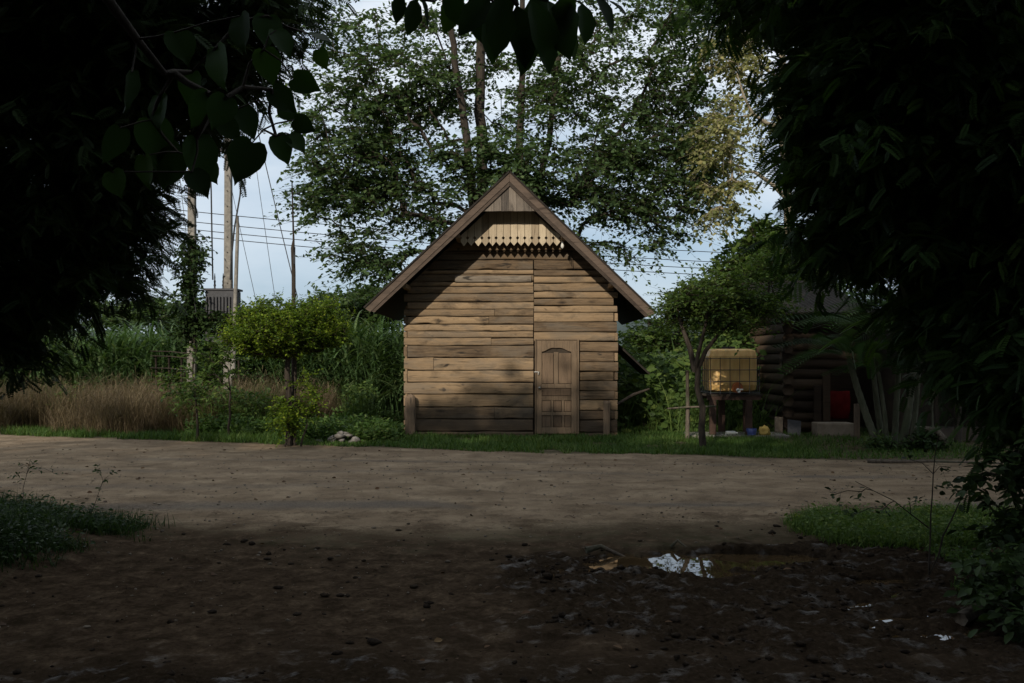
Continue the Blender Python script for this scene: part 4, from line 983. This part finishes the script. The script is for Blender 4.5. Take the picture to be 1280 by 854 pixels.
mound(2.5, 8.5, 7.2, 11.2, 110000, lambda x, y: smooth(0, .5, .9 - np.abs((y - 9.35 - .0 * x) / 1.15) ** 2 + (fbm(x * 1.6, y * 1.6, 71) - .5) * 1.1 - 1.6 * np.maximum(0, 3.1 - x)), .17, 'grass', 'green grass patch beyond the mud at the right', 'grass_lit')
mound(2.6, 4.6, 5.0, 8.2, 26000, lambda x, y: smooth(.1, .6, (x - 3.1 - .12 * (7 - y)) + (fbm(x * 1.8, y * 1.8, 72) - .5) * 1.8), .10, 'grass', 'thin dark grass under the bush at the lower right')

# ------------------------------------------------------------------ shrubs near the viewer
def stems(base, ends, r=.012): return [([np.array(base), (np.array(base) + np.array(e)) / 2 + R.normal(size=3) * .05, np.array(e)], r, r * .4) for e in ends]
b = (3.75, 6.7, 0)
tg = blobs([(1280, 650, 40, 90, 6.6, .5, 40), (1295, 560, 34, 50, 6.8, .5, 20), (1262, 730, 36, 36, 6.2, .4, 16), (1225, 610, 18, 30, 6.8, .2, 6), (1285, 750, 60, 40, 5.8, .4, 30), (1340, 640, 60, 130, 6.5, .5, 30)])
tree('broadleaf_bush', 'dark broad-leaved bush at the lower right edge beside the mud', 'bush', b, stems(b, [(3.4, 6.7, .9), (3.9, 6.6, 1.2), (3.6, 6.2, .7)], .010), tg, TO, M['leaf_dark'], M['bark_dark'],
     gk=dict(step=.2, rbase=.02, rmin=.003, arch=.05), fk=dict(twigs=3, leaves=6, tl=.24, ll=.085, lw=.045, twr=.002, flat=.8, ldroop=.3), crown='foliage')
b = (3.1, 7.4, 0)
tree('bare_shrub', 'spindly half-bare twigs rising against the road at the right', 'bush', b, [([b, (3.12, 7.4, .5), (3.16, 7.4, 1.05)], .008, .003), ([b, (3.3, 7.4, .5), (3.5, 7.4, 1.0)], .008, .003), ([(3.1, 7.4, .35), (2.85, 7.4, .55), (2.55, 7.4, .7)], .005, .002)],
     np.array([(2.6, 7.4, .62), (2.75, 7.35, .5), (2.4, 7.4, .6), (2.95, 7.4, .55), (3.25, 7.45, .8), (3.5, 7.4, .9), (3.3, 7.4, .65), (3.0, 7.5, .85), (2.55, 7.4, .45)]), TO, M['leaf_dark'], M['bark_dark'],
     gk=dict(step=.12, rbase=.006, rmin=.0015), fk=dict(twigs=3, leaves=3, tl=.12, ll=.045, lw=.025, twr=.0012, flat=1), crown='foliage')
for bx, by, lab in ((-4.55, 9.2, 'tallest thin weed sticking out of the left grass mound'), (-3.95, 9.3, 'short forked weed at the end of the left grass mound'), (-4.95, 9.0, 'leftmost thin weed on the left grass mound')):
    h_ = {-4.55: .55, -3.95: .36, -4.95: .34}[bx]; z0 = float(height(bx, by)); b = (bx, by, z0)
    tree('tall_weed', lab, 'weed', b, [([b, (bx + .04, by, z0 + h_ * .6), (bx + .10, by, z0 + h_)], .004, .002)], np.array([bx + .08, by, z0 + h_]) + R.normal(size=(7, 3)) * np.array([.09, .05, h_ * .3]), TO, M['leaf_fore'], M['bark_dark'],
         gk=dict(step=.1, rbase=.003, rmin=.0012), fk=dict(twigs=2, leaves=4, tl=.07, ll=.035, lw=.02, twr=.001, flat=1), crown='foliage', group='thin weeds on the left grass mound')

# ------------------------------------------------------------------ power poles and wires
M['concrete'] = rough_mat('pole_concrete', (.12, .11, .095), (.25, .23, .195), 12, .9, .3)
M['black'] = rough_mat('black_cable', (.015, .015, .016), (.03, .03, .03), 20, .6, .1)
M['steel'] = rough_mat('dull_steel', (.02, .02, .022), (.05, .05, .054), 20, .6, .1)
YP = 26.0
def pole(px, ztop, lab, arm):
    b = at(px, 450, YP); b[2] = 0; o = thing('power_pole', tuple(b), lab, 'pole', 'concrete power poles left of the hut'); mb = MB()
    n = 14; V = []; Fc = []
    for i in range(n + 1):
        z_ = ztop * i / n; s_ = .112 - .03 * i / n
        for sx, sy in ((-1, -.8), (-.8, -1), (.8, -1), (1, -.8), (1, .8), (.8, 1), (-.8, 1), (-1, .8)): V.append((b[0] + sx * s_, b[1] + sy * s_, z_))
    for i in range(n):
        for j in range(8): Fc.append((i * 8 + j, i * 8 + (j + 1) % 8, i * 8 + 8 + (j + 1) % 8, i * 8 + 8 + j))
    Fc += [tuple(range(n * 8, n * 8 + 8))]; mb.add(V, Fc); mb.build('shaft', M['concrete'], o)
    mb = MB()
    for i in range(16): mb.tube([(b[0], b[1] - .1, 1.6 + i * .4), (b[0], b[1] - .135, 1.6 + i * .4)], .012, 6)
    mb.build('bolt', M['black'], o)['kind'] = 'stuff'
    if arm:
        mb = MB(); mb.box((b[0] - .45, YP - .17, 7.05), (2.2, .09, .11)); mb.build('crossarm', M['steel'], o)
        for k_ in (-1.35, -.75, .35):
            mb = MB(); mb.tube([(b[0] + k_, YP - .17, 7.1 + t) for t in (0, .05, .09, .13, .17, .2, .24)], [.02, .05, .03, .055, .03, .04, .01], 8); mb.build('insulator', M['white'], o)
    return b
pa = pole(240, 8.2, 'left concrete power pole, partly hidden by feathery branches', False)
pb = pole(285.5, 7.8, 'right concrete power pole with crossarm, beside the golden tree', True)
t = thing('transformer', ((pa[0] + pb[0]) / 2, YP, 2.5), 'dark finned transformer box mounted between the two power poles', 'transformer')
c = at(279, 380, YP); mb = MB(); mb.box((c[0], YP, c[2]), (.78, .55, .66), bev=.03); mb.box((c[0], YP, c[2] + .36), (.86, .62, .05)); mb.build('tank', M['steel'], t)
for i in range(9):
    mb = MB(); mb.box((c[0] - .34 + i * .085, YP - .30, c[2] - .04), (.03, .06, .42)); mb.build('cooling_fin', M['steel'], t)
for i in (-1, 0, 1):
    mb = MB(); mb.tube([(c[0] + i * .22, YP, c[2] + .38 + q) for q in (0, .06, .1, .16, .2, .26, .3, .42)], [.035, .02, .035, .02, .03, .015, .02, .006], 8); mb.build('bushing', M['black'], t)
mb = MB(); 
for sy in (-.2, .2): mb.box(((pa[0] + pb[0]) / 2 + .1, YP + sy, c[2] - .40), (1.35, .07, .12))
mb.build('support_beam', M['bark'], t)
mb = MB(); mb.box((c[0] - .1, YP - .3, c[2] - .9), (.5, .2, .35), bev=.02); mb.build('switch_box', M['steel'], t)
def wire(name, pts, r, lab, grp, mat='black'):
    pts = [np.array(p, float) for p in pts]; mb = MB()
    if len(pts) == 2:
        L = np.linalg.norm(pts[1] - pts[0]); s = np.linspace(0, 1, 14); P = [pts[0] + (pts[1] - pts[0]) * t - np.array([0, 0, L * .012 * 4 * t * (1 - t)]) for t in s]
    else: P = pts
    mb.tube(P, r, 4); o = mb.build(name, M[mat]); tag(o, lab, name.replace('_', ' '), grp)
names = ['topmost', 'second', 'third', 'lowest']
for i, (yl, yr) in enumerate(((258, 321), (271, 333), (281, 341), (289, 349))):
    wire('power_line', [at(60, yl - 13, 28), at(1240, yr + 6, 34)], .011, f'{names[i]} black power line running behind the big tree and poles', 'power lines crossing behind the hut')
for i, (x0, y0, x1, y1, lab) in enumerate(((322, 222, 372, 372, 'steel guy wire slanting down to the golden tree'), (312, 150, 348, 400, 'thin guy wire slanting down left of the bamboo pole'), (280, 190, 322, 385, 'fine guy wire close to the right power pole'), (225, 225, 246, 400, 'thin wire slanting between the left pole and the branches'))):
    wire('guy_wire', [at(x0, y0 - 60 * (i < 1), YP), at(x1, y1, YP - .6)], .012 if i == 0 else .007, lab, 'guy wires at the power poles', 'steel')
wire('hanging_cable', [at(303, 212, YP - .2), at(300, 245, YP - .2), at(293, 285, YP - .2), at(289, 325, YP - .2), at(288, 350, YP - .2)], .022, 'black cable looping down beside the right power pole', 'cables on the power poles')
wire('hanging_cable', [at(262, 180, YP - .2), at(264, 240, YP - .2), at(265, 300, YP - .2), at(266, 350, YP - .2)], .020, 'black cable hanging straight between the two power poles', 'cables on the power poles')
mb = MB(); mb.tube([at(291, 470, YP - .3), at(294, 380, YP - .3), at(297, 290, YP - .3), at(297, 270, YP - .3)], [.06, .055, .045, .03], 8)
tag(mb.build('conduit_pipe', M['concrete']), 'thin pale pipe standing right of the right power pole', 'pipe')
b = at(243, 450, YP - .35); b[2] = 0
tree('climbing_vine', 'dark leafy vine climbing the left power pole', 'vine', tuple(b), [([b, at(241, 400, YP - .3), at(242, 330, YP - .3), at(240, 300, YP - .3)], .03, .012)], blobs([(240, 340, 16, 50, YP - .3, .35, 60), (238, 400, 20, 30, YP - .3, .35, 36), (270, 398, 24, 16, YP - .4, .3, 20)]), TS, M['leaf_dark'], M['bark_dark'],
     gk=dict(step=.3, rbase=.02, rmin=.004), fk=dict(twigs=5, leaves=7, tl=.4, ll=.12, lw=.08, twr=.003, flat=.8, ldroop=.3))
bp = thing('bamboo_pole', tuple(at(366, 450, 19.6) * (1, 1, 0)), 'tall thin dark pole rising behind the golden tree', 'pole')
mb = MB(); pp = at(366, 450, 19.6); mb.tube([(pp[0], 19.6, 0), (pp[0] + .02, 19.6, 2), at(367, 340, 19.6), at(366, 310, 19.6), at(367, 300, 19.6), at(365, 228, 19.6)], [.045, .042, .04, .04, .02, .012], 8); mb.build('shaft', M['bark_dark'], bp)
mb = MB(); mb.tube([at(368, 330, 19.54), at(368, 309, 19.54)], .02, 6); mb.build('joint', M['black'], bp)
# rail fence in the weeds
f_ = thing('rail_fence', tuple(at(215, 450, 24.6) * (1, 1, 0)), 'old grey rail fence half hidden in the weeds by the left pole', 'fence')
for px_ in (196, 212, 226, 262, 300):
    p = at(px_, 440, 24.6); mb = MB(); mb.tube([(p[0], p[1], 0), (p[0] + R.uniform(-.04, .04), p[1], p[2] - .1)], .028, 6); mb.build('post', M['bark_dark'], f_)
for py_ in (441, 447, 462):
    mb = MB(); a_ = at(188, py_ - 2, 24.5); b_ = at(236, py_ + 1, 24.5); mb.tube([a_, (a_ + b_) / 2 + (0, 0, .02), b_], .013, 5); mb.build('rail', M['bark_dark'], f_)

# ------------------------------------------------------------------ rubbish heap by the roadside
p = at(430, 546, 19.4); n = 60
hp = np.stack([p[0] + R.normal(size=n) * .20, 19.4 + R.normal(size=n) * .15, np.zeros(n)], -1); hp[:, 2] = height(hp[:, 0], hp[:, 1]) + .20 * np.exp(-((hp[:, 0] - p[0]) / .22) ** 2) * R.random(n)
V_, F_ = rocks(hp, .04 + .07 * R.random(n)); o = np_mesh('rubble_heap', V_, F_, rough_mat('grey_rubble', (.05, .045, .04), (.22, .2, .18), 14)); tag(o, 'small heap of grey rubble in the grass left of the hut', 'rubble heap')
# ------------------------------------------------------------------ water tank on its stand
YT = 20.4; sc = YT / F
M['plastic'] = None
m, nt, out = new_mat('yellowed_plastic'); co = coords(nt, (3, 3, .6)); n1 = noise_(nt, co, 3, 5)
p = bsdf(nt, out, ramp(nt, n1, [(.3, (.40, .235, .075)), (.7, (.62, .40, .15))]), .45, spec=.4); p.inputs['Subsurface Weight'].default_value = .15; M['plastic'] = m
x0, x1 = at(888, 0, YT)[0], at(949, 0, YT)[0]; zb, ztp = at(0, 493, YT)[2], at(0, 436, YT)[2]; xc = (x0 + x1) / 2; wT = x1 - x0
tank = thing('water_tank', (xc, YT + .5, zb), 'yellowed plastic cube water tank in a wire cage on a wooden stand', 'water tank')
mb = MB(); mb.box((xc, YT + .52, (zb + ztp) / 2 + .02), (wT - .02, .98, ztp - zb - .04), bev=.15); mb.build('tank_body', M['plastic'], tank)
mb = MB(); mb.tube([(xc - .02, YT + .5, ztp - .02), (xc - .02, YT + .5, ztp + .05)], .14, 16, smooth=False); mb.build('lid', M['black'], tank)
mb = MB()
for i, zz in enumerate(np.linspace(zb + .03, ztp - .20, 4)):
    mb.tube([(x0 - .02, YT, zz), (x1 + .02, YT, zz), (x1 + .02, YT + 1, zz), (x0 - .02, YT + 1, zz), (x0 - .02, YT, zz)], .008, 5, smooth=False)
for xx_ in np.linspace(x0, x1, 6): mb.tube([(xx_, YT - .012, zb), (xx_, YT - .012, ztp - .18)], .007, 5)
for yy_ in np.linspace(YT, YT + 1, 6)[1:]:
    for xx_ in (x0 - .01, x1 + .01): mb.tube([(xx_, yy_, zb), (xx_, yy_, ztp - .18)], .009, 5)
mb.build('cage', M['steel'], tank)
mb = MB(); zc = zb + .13; mb.tube([(xc + .06, YT + .03, zc), (xc + .06, YT - .005, zc)], [.12, .10], 16, smooth=False)
mb.build('valve_recess', rough_mat('orange_plastic', (.25, .07, .02), (.35, .11, .03), 8, .5), tank)
mb = MB(); mb.tube([(xc + .06, YT, zc - .04), (xc + .06, YT - .10, zc - .06)], .035, 10); mb.box((xc + .09, YT - .08, zc - .03), (.12, .03, .03), bev=.006); mb.build('tap', M['white'], tank)
M['brick'] = rough_mat('reddish_post', (.03, .017, .012), (.075, .042, .029), 9)
st = thing('tank_stand', (xc, YT + .5, 0), 'dark four-legged wooden stand under the water tank', 'stand')
for i, (xx_, yy_) in enumerate(((x0 + .06, YT + .06), (x1 - .2, YT + .06), (x0 + .42, YT + .9), (x1 - .05, YT + .9))):
    mb = MB(); mb.box((xx_, yy_, (zb - .12) / 2), (.13, .13, zb - .12), bev=.015); mb.build('leg', M['brick'], st)
mb = MB()
for i in range(7): mb.box((xc, YT + .07 + i * .145, zb - .022), (wT + .16, .11, .035), bev=.004)
mb.build('deck', M['dark_wood'], st)
mb = MB()
for yy_ in (YT + .06, YT + .9):
    mb = MB(); mb.box((xc, yy_, zb - .08), (wT + .1, .08, .075)); mb.build('beam', M['brick'], st)
mb = MB(); mb.box((xc + .1, YT + .35, .02), (2.0, 1.0, .09), bev=.01)
tag(mb.build('wash_platform', M['concrete']), 'low flat concrete pad on the ground under the tank stand', 'concrete pad')
def blob_mesh(name, c, r, mat, lab, cat, amp=.25, flat=(1, 1, 1)):
    import bmesh
    bm = bmesh.new(); bmesh.ops.create_icosphere(bm, subdivisions=3, radius=1)
    from mathutils import noise as ns
    for v in bm.verts:
        d = 1 + amp * ns.noise(v.co * 1.9 + Vector(c)) + amp * .5 * ns.noise(v.co * 5 + Vector(c))
        v.co = Vector((v.co.x * r * d * flat[0], v.co.y * r * d * flat[1], max(v.co.z, -.6) * r * d * flat[2]))
        v.co += Vector(c)
    me = bpy.data.meshes.new(name); bm.to_mesh(me); bm.free()
    for q in me.polygons: q.use_smooth = True
    o = link(name, me, mat); tag(o, lab, cat); return o
p = at(956, 549, YT - .1); blob_mesh('cloth_bundle', (p[0], YT - .05, .13), .11, rough_mat('mustard_cloth', (.18, .13, .035), (.30, .22, .06), 10), 'small mustard-yellow cloth bundle on the pad by the tank stand', 'bundle', .5)
p = at(912, 547, YT); mb = MB(); mb.tube([(p[0] - .10, YT - .12, .11), (p[0] + .08, YT - .12, .11), (p[0] + .10, YT - .12, .11), (p[0] + .14, YT - .12, .11)], [.045, .045, .018, .018], 10)
tag(mb.build('plastic_bottle', M['white']), 'small white plastic bottle lying under the tank stand', 'bottle')
p = at(938, 548, YT); mb = MB(); mb.tube([(p[0], YT - .1, .07), (p[0], YT - .1, .10), (p[0], YT - .1, .2), (p[0], YT - .1, .205)], [.085, .09, .11, .10], 14)
tag(mb.build('basin', rough_mat('blue_plastic', (.03, .05, .16), (.05, .07, .22), 8, .4)), 'small dark blue plastic bucket under the tank stand', 'bucket')
# post and rail left of the tank
f_ = thing('post_and_rail', tuple(at(858, 450, 20) * (1, 1, 0)), 'pale wooden post with a crooked rail behind the crooked tree', 'fence')
p = at(859, 463, 20.0); mb = MB(); mb.tube([(p[0], 20, 0), (p[0] + .01, 20, .6), (p[0], 20, p[2])], [.045, .04, .035], 7); mb.build('post', M['bark'], f_)
mb = MB(); mb.tube([at(834, 511, 19.9), at(858, 509, 19.9), at(895, 508, 19.95)], .02, 6); mb.build('rail', M['bark'], f_)
mb = MB(); a_, b_ = at(772, 505, 20.6), at(812, 486, 20.6); mb.tube([a_, (a_ + b_) / 2 + (0, 0, .04), b_], [.03, .035, .02], 6)
tag(mb.build('leaning_branch', M['bark_dark']), 'dead branch leaning against the right side of the hut', 'branch')

# ------------------------------------------------------------------ log outbuilding and open shed at the right
YB = 21.6
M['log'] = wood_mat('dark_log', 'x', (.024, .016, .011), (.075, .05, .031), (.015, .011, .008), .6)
ob = thing('log_outbuilding', (7.0, YB, 0), 'dark log-walled outbuilding at the right with a low roof and red sheeting at its doorway', 'outbuilding')
def bx_(px): return at(px, 450, YB)[0]
mb = MB(); z = .05; i = 0
while z < 2.6:
    h_ = R.uniform(.19, .25); x1_ = bx_(1034) if z < 1.25 else bx_(1075)
    mb.tube([(bx_(980) - R.uniform(0, .08), YB, z + h_ / 2), ((bx_(980) + x1_) / 2, YB + R.uniform(-.02, .02), z + h_ / 2), (x1_ + R.uniform(-.03, .03), YB, z + h_ / 2)], h_ / 2 + .012, 9)
    z += h_
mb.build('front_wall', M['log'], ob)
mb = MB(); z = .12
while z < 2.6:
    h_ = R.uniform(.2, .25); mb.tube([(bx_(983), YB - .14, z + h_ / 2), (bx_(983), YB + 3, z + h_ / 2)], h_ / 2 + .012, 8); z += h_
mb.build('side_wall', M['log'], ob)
mb = MB(); mb.box((bx_(1020) + .7, YB + 3, 1.35), (3.2, .08, 2.7)); mb.build('back_wall', M['log'], ob)
mb = MB()
n_ = 40; xs_ = np.linspace(bx_(955), bx_(1080), n_)
for i in range(n_ - 1):
    a_, b_ = xs_[i], xs_[i + 1]; za, zb_ = (.02 if i % 2 else 0), (.0 if i % 2 else .02)
    mb.add([(a_, YB - 1.0, 2.58 + za), (b_, YB - 1.0, 2.58 + zb_), (b_, YB + 3.4, 3.6 + zb_), (a_, YB + 3.4, 3.6 + za), (a_, YB - 1.0, 2.54 + za), (b_, YB - 1.0, 2.54 + zb_), (b_, YB + 3.4, 3.56 + zb_), (a_, YB + 3.4, 3.56 + za)], [(0, 1, 2, 3), (7, 6, 5, 4), (0, 4, 5, 1), (2, 6, 7, 3)] + ([(3, 7, 4, 0)] if i == 0 else []) + ([(1, 5, 6, 2)] if i == n_ - 2 else []), .5)
mb.build('roof', M['roof'], ob)
for px_, zt_ in ((1018, 1.05), (1029, 1.35)):
    mb = MB(); mb.box((bx_(px_), YB - .22, zt_ / 2), (.16, .05, zt_), bev=.008); mb.build('door_board', M['log'], ob)
mb = MB(); q = np.linspace(0, 1, 16); uu, vv = np.meshgrid(q, q)
V_ = np.stack([bx_(1036) + uu * (bx_(1063) - bx_(1036)), YB + .08 - .12 * np.sin(vv * 2.6) + .06 * fbm(uu * 4, vv * 4, 80), .28 + vv * .62 + .05 * fbm(uu * 3, vv * 0, 81)], -1).reshape(-1, 3)
fi = (np.arange(15)[:, None] * 16 + np.arange(15)[None]); Fq = np.stack([fi, fi + 1, fi + 17, fi + 16], -1).reshape(-1, 4)
o = np_mesh('plastic_sheet', V_, Fq, rough_mat('red_plastic', (.09, .006, .006), (.17, .013, .012), 4, .8, spec=.1), shade=True); tag(o, 'crumpled dark red plastic sheeting hung at the outbuilding doorway', 'plastic sheet')
sm = o.modifiers.new('s', 'SOLIDIFY'); sm.thickness = .01
mb = MB(); a_, b_ = at(1022, 0, 20.8)[0], at(1068, 0, 20.8)[0]; mb.box(((a_ + b_) / 2, 21.0, .13), (b_ - a_, .5, .3), bev=.03)
tag(mb.build('door_step', rough_mat('earthy_concrete', (.14, .11, .08), (.26, .21, .16), 7)), 'earthy concrete step below the red sheeting', 'step')
p = at(1071, 505, 20.0)
mb = MB(); mb.box((p[0], 20, p[2] / 2), (.10, .09, p[2]), bev=.01); tag(mb.build('wooden_post', M['post']), 'short square wooden post standing beside the concrete step', 'post')
for px0, px1, py1, w_, lab, mt in ((972, 981, 528, .17, 'brown board leaning against the outbuilding corner', 'bark'), (990, 1002, 532, .28, 'dark grey board leaning beside the brown one', 'steel')):
    mb = MB(); a_ = at((px0 + px1) / 2, 450, 20.9); h_ = at(0, py1, 20.9)[2]
    M3 = Matrix.Rotation(-.42, 3, 'X') @ Matrix.Rotation(.12, 3, 'Y'); mb.box((a_[0], 21.1, h_ / 2 + .05), (w_, .03, h_ * 1.08 + .1), rot=M3, bev=.004)
    tag(mb.build('leaning_board', M[mt]), lab, 'board', 'boards leaning on the outbuilding')
# open shed
sh = thing('open_shed', (10.5, 20.5, 0), 'open dark shed with a grey-blue sheet roof at the far right', 'shed')
M['tarp'] = rough_mat('grey_blue_sheet', (.09, .11, .15), (.19, .22, .28), 3, .5, .5, .03)
q = np.linspace(0, 1, 40); uu, vv = np.meshgrid(q, q)
V_ = np.stack([8.2 + uu * 8.5, 18.9 + vv * 5, 2.05 + .95 * vv + .10 * fbm(uu * 9, vv * 3, 84) + .02 * np.sin(uu * 90) - .12 * np.sin(uu * 3.14 * 3) ** 2 * (1 - vv)], -1).reshape(-1, 3)
fi = (np.arange(39)[:, None] * 40 + np.arange(39)[None]); Fq = np.stack([fi, fi + 1, fi + 41, fi + 40], -1).reshape(-1, 4)
o = np_mesh('roof', V_, Fq, M['tarp'], sh, shade=True); o.modifiers.new('s', 'SOLIDIFY').thickness = .03
mb = MB(); mb.box((12.4, 23.6, 1.35), (8.4, .08, 2.7)); mb.build('back_wall', M['dark_wood'], sh)
mb = MB(); mb.box((8.25, 21.4, 1.2), (.08, 4.2, 2.3)); mb.build('side_wall', M['dark_wood'], sh)
for xx_ in (8.6, 12.2, 16.2):
    mb = MB(); mb.tube([(xx_, 19.2, 0), (xx_, 19.2, 2.05)], .07, 7); mb.build('post', M['bark_dark'], sh)
mb = MB(); mb.box((10.7, 19.9, .10), (5.0, .35, .32), bev=.04); tag(mb.build('low_wall', rough_mat('dark_earth_block', (.05, .04, .03), (.12, .09, .07), 6)), 'low earthen ledge along the front of the open shed', 'ledge')

# ------------------------------------------------------------------ palms
FR = tpl_pinnate(24, .30, .017, .95, .8, .12)
def palm(pts, r, lab, nf=8, fl=1.1, grp='slender palms in the clump by the outbuilding'):
    o = thing('palm_tree', tuple(pts[0]), lab, 'palm', grp); P = np.array(pts); u = np.linspace(0, 1, 26)
    t0 = np.linspace(0, 1, len(P)); C = np.stack([np.interp(u, t0, P[:, i]) for i in range(3)], 1); C[1:-1] = (C[:-2] + 2 * C[1:-1] + C[2:]) / 4
    rr = r * (1 - .35 * u) * np.where(np.arange(26) % 2 == 0, 1.08, .97); rr[0] *= 1.4
    V, Q = tube_np(C, rr, 9); np_mesh('trunk', V, Q, M['palm_bark'], o, shade=True)
    a = np.arange(nf) * 2.4 + R.random() * 6; el = R.uniform(.6, 1.9, nf)
    D = np.stack([np.cos(a), np.sin(a), el], -1); Nn = np.stack([-np.cos(a) * el, -np.sin(a) * el, np.ones(nf)], -1); T = np.repeat(C[-1:], nf, 0)
    fv, ff, fa = inst(FR, T, D, Nn, fl * (.8 + .4 * R.random(nf)), fl * .9)
    np_mesh('crown', fv, ff, M['leaf_fore'], o, var=fa)
YA = 18.2
specs = [([at(1098, 562, YA), at(1083, 520, YA), at(1070, 480, YA), at(1061, 448, YA)], .075, 'leftmost palm of the clump, leaning left with a pale stem'),
         ([at(1104, 562, YA + .2), at(1098, 520, YA + .2), at(1092, 470, YA + .2), at(1088, 420, YA + .2)], .06, 'second palm of the clump, nearly straight behind the leaning one'),
         ([at(1109, 560, YA), at(1106, 520, YA), at(1102, 490, YA), at(1098, 465, YA)], .045, 'shortest palm of the clump with a low green crown'),
         ([at(1118, 560, YA + .4), at(1121, 500, YA + .4), at(1124, 440, YA + .4), at(1126, 390, YA + .4)], .06, 'upright palm in the middle of the clump'),
         ([at(1126, 568, YA - .2), at(1135, 520, YA - .2), at(1141, 470, YA - .2), at(1148, 410, YA - .2)], .075, 'thick palm leaning right at the right of the clump'),
         ([at(1140, 560, YA + .8), at(1146, 500, YA + .8), at(1150, 440, YA + .8), at(1154, 400, YA + .8)], .05, 'thin palm farthest back in the clump')]
for i, (pts, r, lab) in enumerate(specs):
    pts = [np.array(p) for p in pts]; pts[0][2] = 0; palm(pts, r, lab, 14 if i != 2 else 8, 1.15 if i != 2 else .7)
mb = MB(); mb.tube([at(1166, 545, 18.5), at(1165, 510, 18.5), at(1168, 470, 18.5), at(1178, 430, 18.5), at(1184, 410, 18.5)], [.02, .018, .016, .014, .01], 6)
tag(mb.build('vine_stem', M['palm_bark']), 'single thin curved stem right of the palm clump', 'vine')
b = at(1150, 560, 17.6); b[2] = 0
tree('low_bush', 'small dark bush at the foot of the palms beside the road', 'bush', tuple(b), stems(b, [b + (.2, 0, .4), b + (-.3, 0, .3)], .015), blobs([(1158, 556, 24, 16, 17.6, .3, 40), (1145, 562, 20, 10, 17.5, .3, 16)]), TO, M['leaf_dark'], M['bark_dark'],
     gk=dict(step=.15, rbase=.01, rmin=.003), fk=dict(twigs=4, leaves=6, tl=.2, ll=.09, lw=.05, twr=.002, flat=1), crown='foliage')
p = at(1184, 562, 17.5); mb = MB(); mb.tube([(p[0] - .5, 17.7, .38), (p[0] - .15, 17.6, .36), (p[0], 17.5, .12)], [.05, .065, .07], 9)
tag(mb.build('bent_log', M['bark']), 'bent weathered log end beside the small dark bush', 'log')
b = at(1112, 565, 17.6); b[2] = 0
tree('low_bush', 'leafy green tuft at the base of the palm clump', 'bush', tuple(b), stems(b, [b + (.15, 0, .3), b + (-.15, 0, .3)], .012), blobs([(1100, 556, 20, 12, 17.7, .25, 26)]), TO, M['leaf_big'], M['bark_dark'],
     gk=dict(step=.15, rbase=.01, rmin=.003), fk=dict(twigs=4, leaves=6, tl=.2, ll=.10, lw=.04, twr=.002, flat=1), crown='foliage')
def stick(pts, r, lab, name='fallen_branch', mat='bark'):
    P = [(x, y, float(height(x, y)) + r * .8 + dz_) for x, y, dz_ in pts]; mb = MB(); mb.tube(P, [r * (1 - .6 * i / (len(P) - 1)) for i in range(len(P))], 6); tag(mb.build(name, M[mat]), lab, 'branch', 'branches lying on the ground')
stick([(5.55, 15.55, 0), (6.0, 15.45, .01), (6.5, 15.35, .02), (7.4, 15.0, .02)], .035, 'long thin pole lying along the right edge of the road')
stick([(2.75, 6.1, 0), (3.0, 6.35, .03), (3.3, 6.55, .06), (3.6, 6.9, .05)], .045, 'rotten branch lying in the mud by the lower right bush')
stick([(.62, 8.35, .02), (.75, 8.4, .05), (.95, 8.35, .03)], .03, 'short dark stick in the mud left of the puddle')
stick([(1.38, 8.62, .0), (1.43, 8.6, .05), (1.5, 8.58, .0)], .018, 'tiny dark stick poking from the far edge of the puddle')

# low far ridge
xr = np.linspace(-260, 260, 90); zr = 6 + 20 * fbm(xr * .012, xr * 0 + 3, 90, 4)
V_ = np.concatenate([np.stack([xr, xr * 0 + 420, xr * 0 - 2], -1), np.stack([xr, xr * 0 + 470, zr], -1), np.stack([xr, xr * 0 + 620, xr * 0 - 2], -1)]); n_ = len(xr)
i = np.arange(n_ - 1); Fq = np.concatenate([np.stack([i, i + 1, i + 1 + n_, i + n_], -1), np.stack([i + n_, i + 1 + n_, i + 1 + 2 * n_, i + 2 * n_], -1)])
tag(np_mesh('hills', V_, Fq, rough_mat('far_forest', (.03, .045, .04), (.06, .08, .075), .05), shade=True), kind='structure')
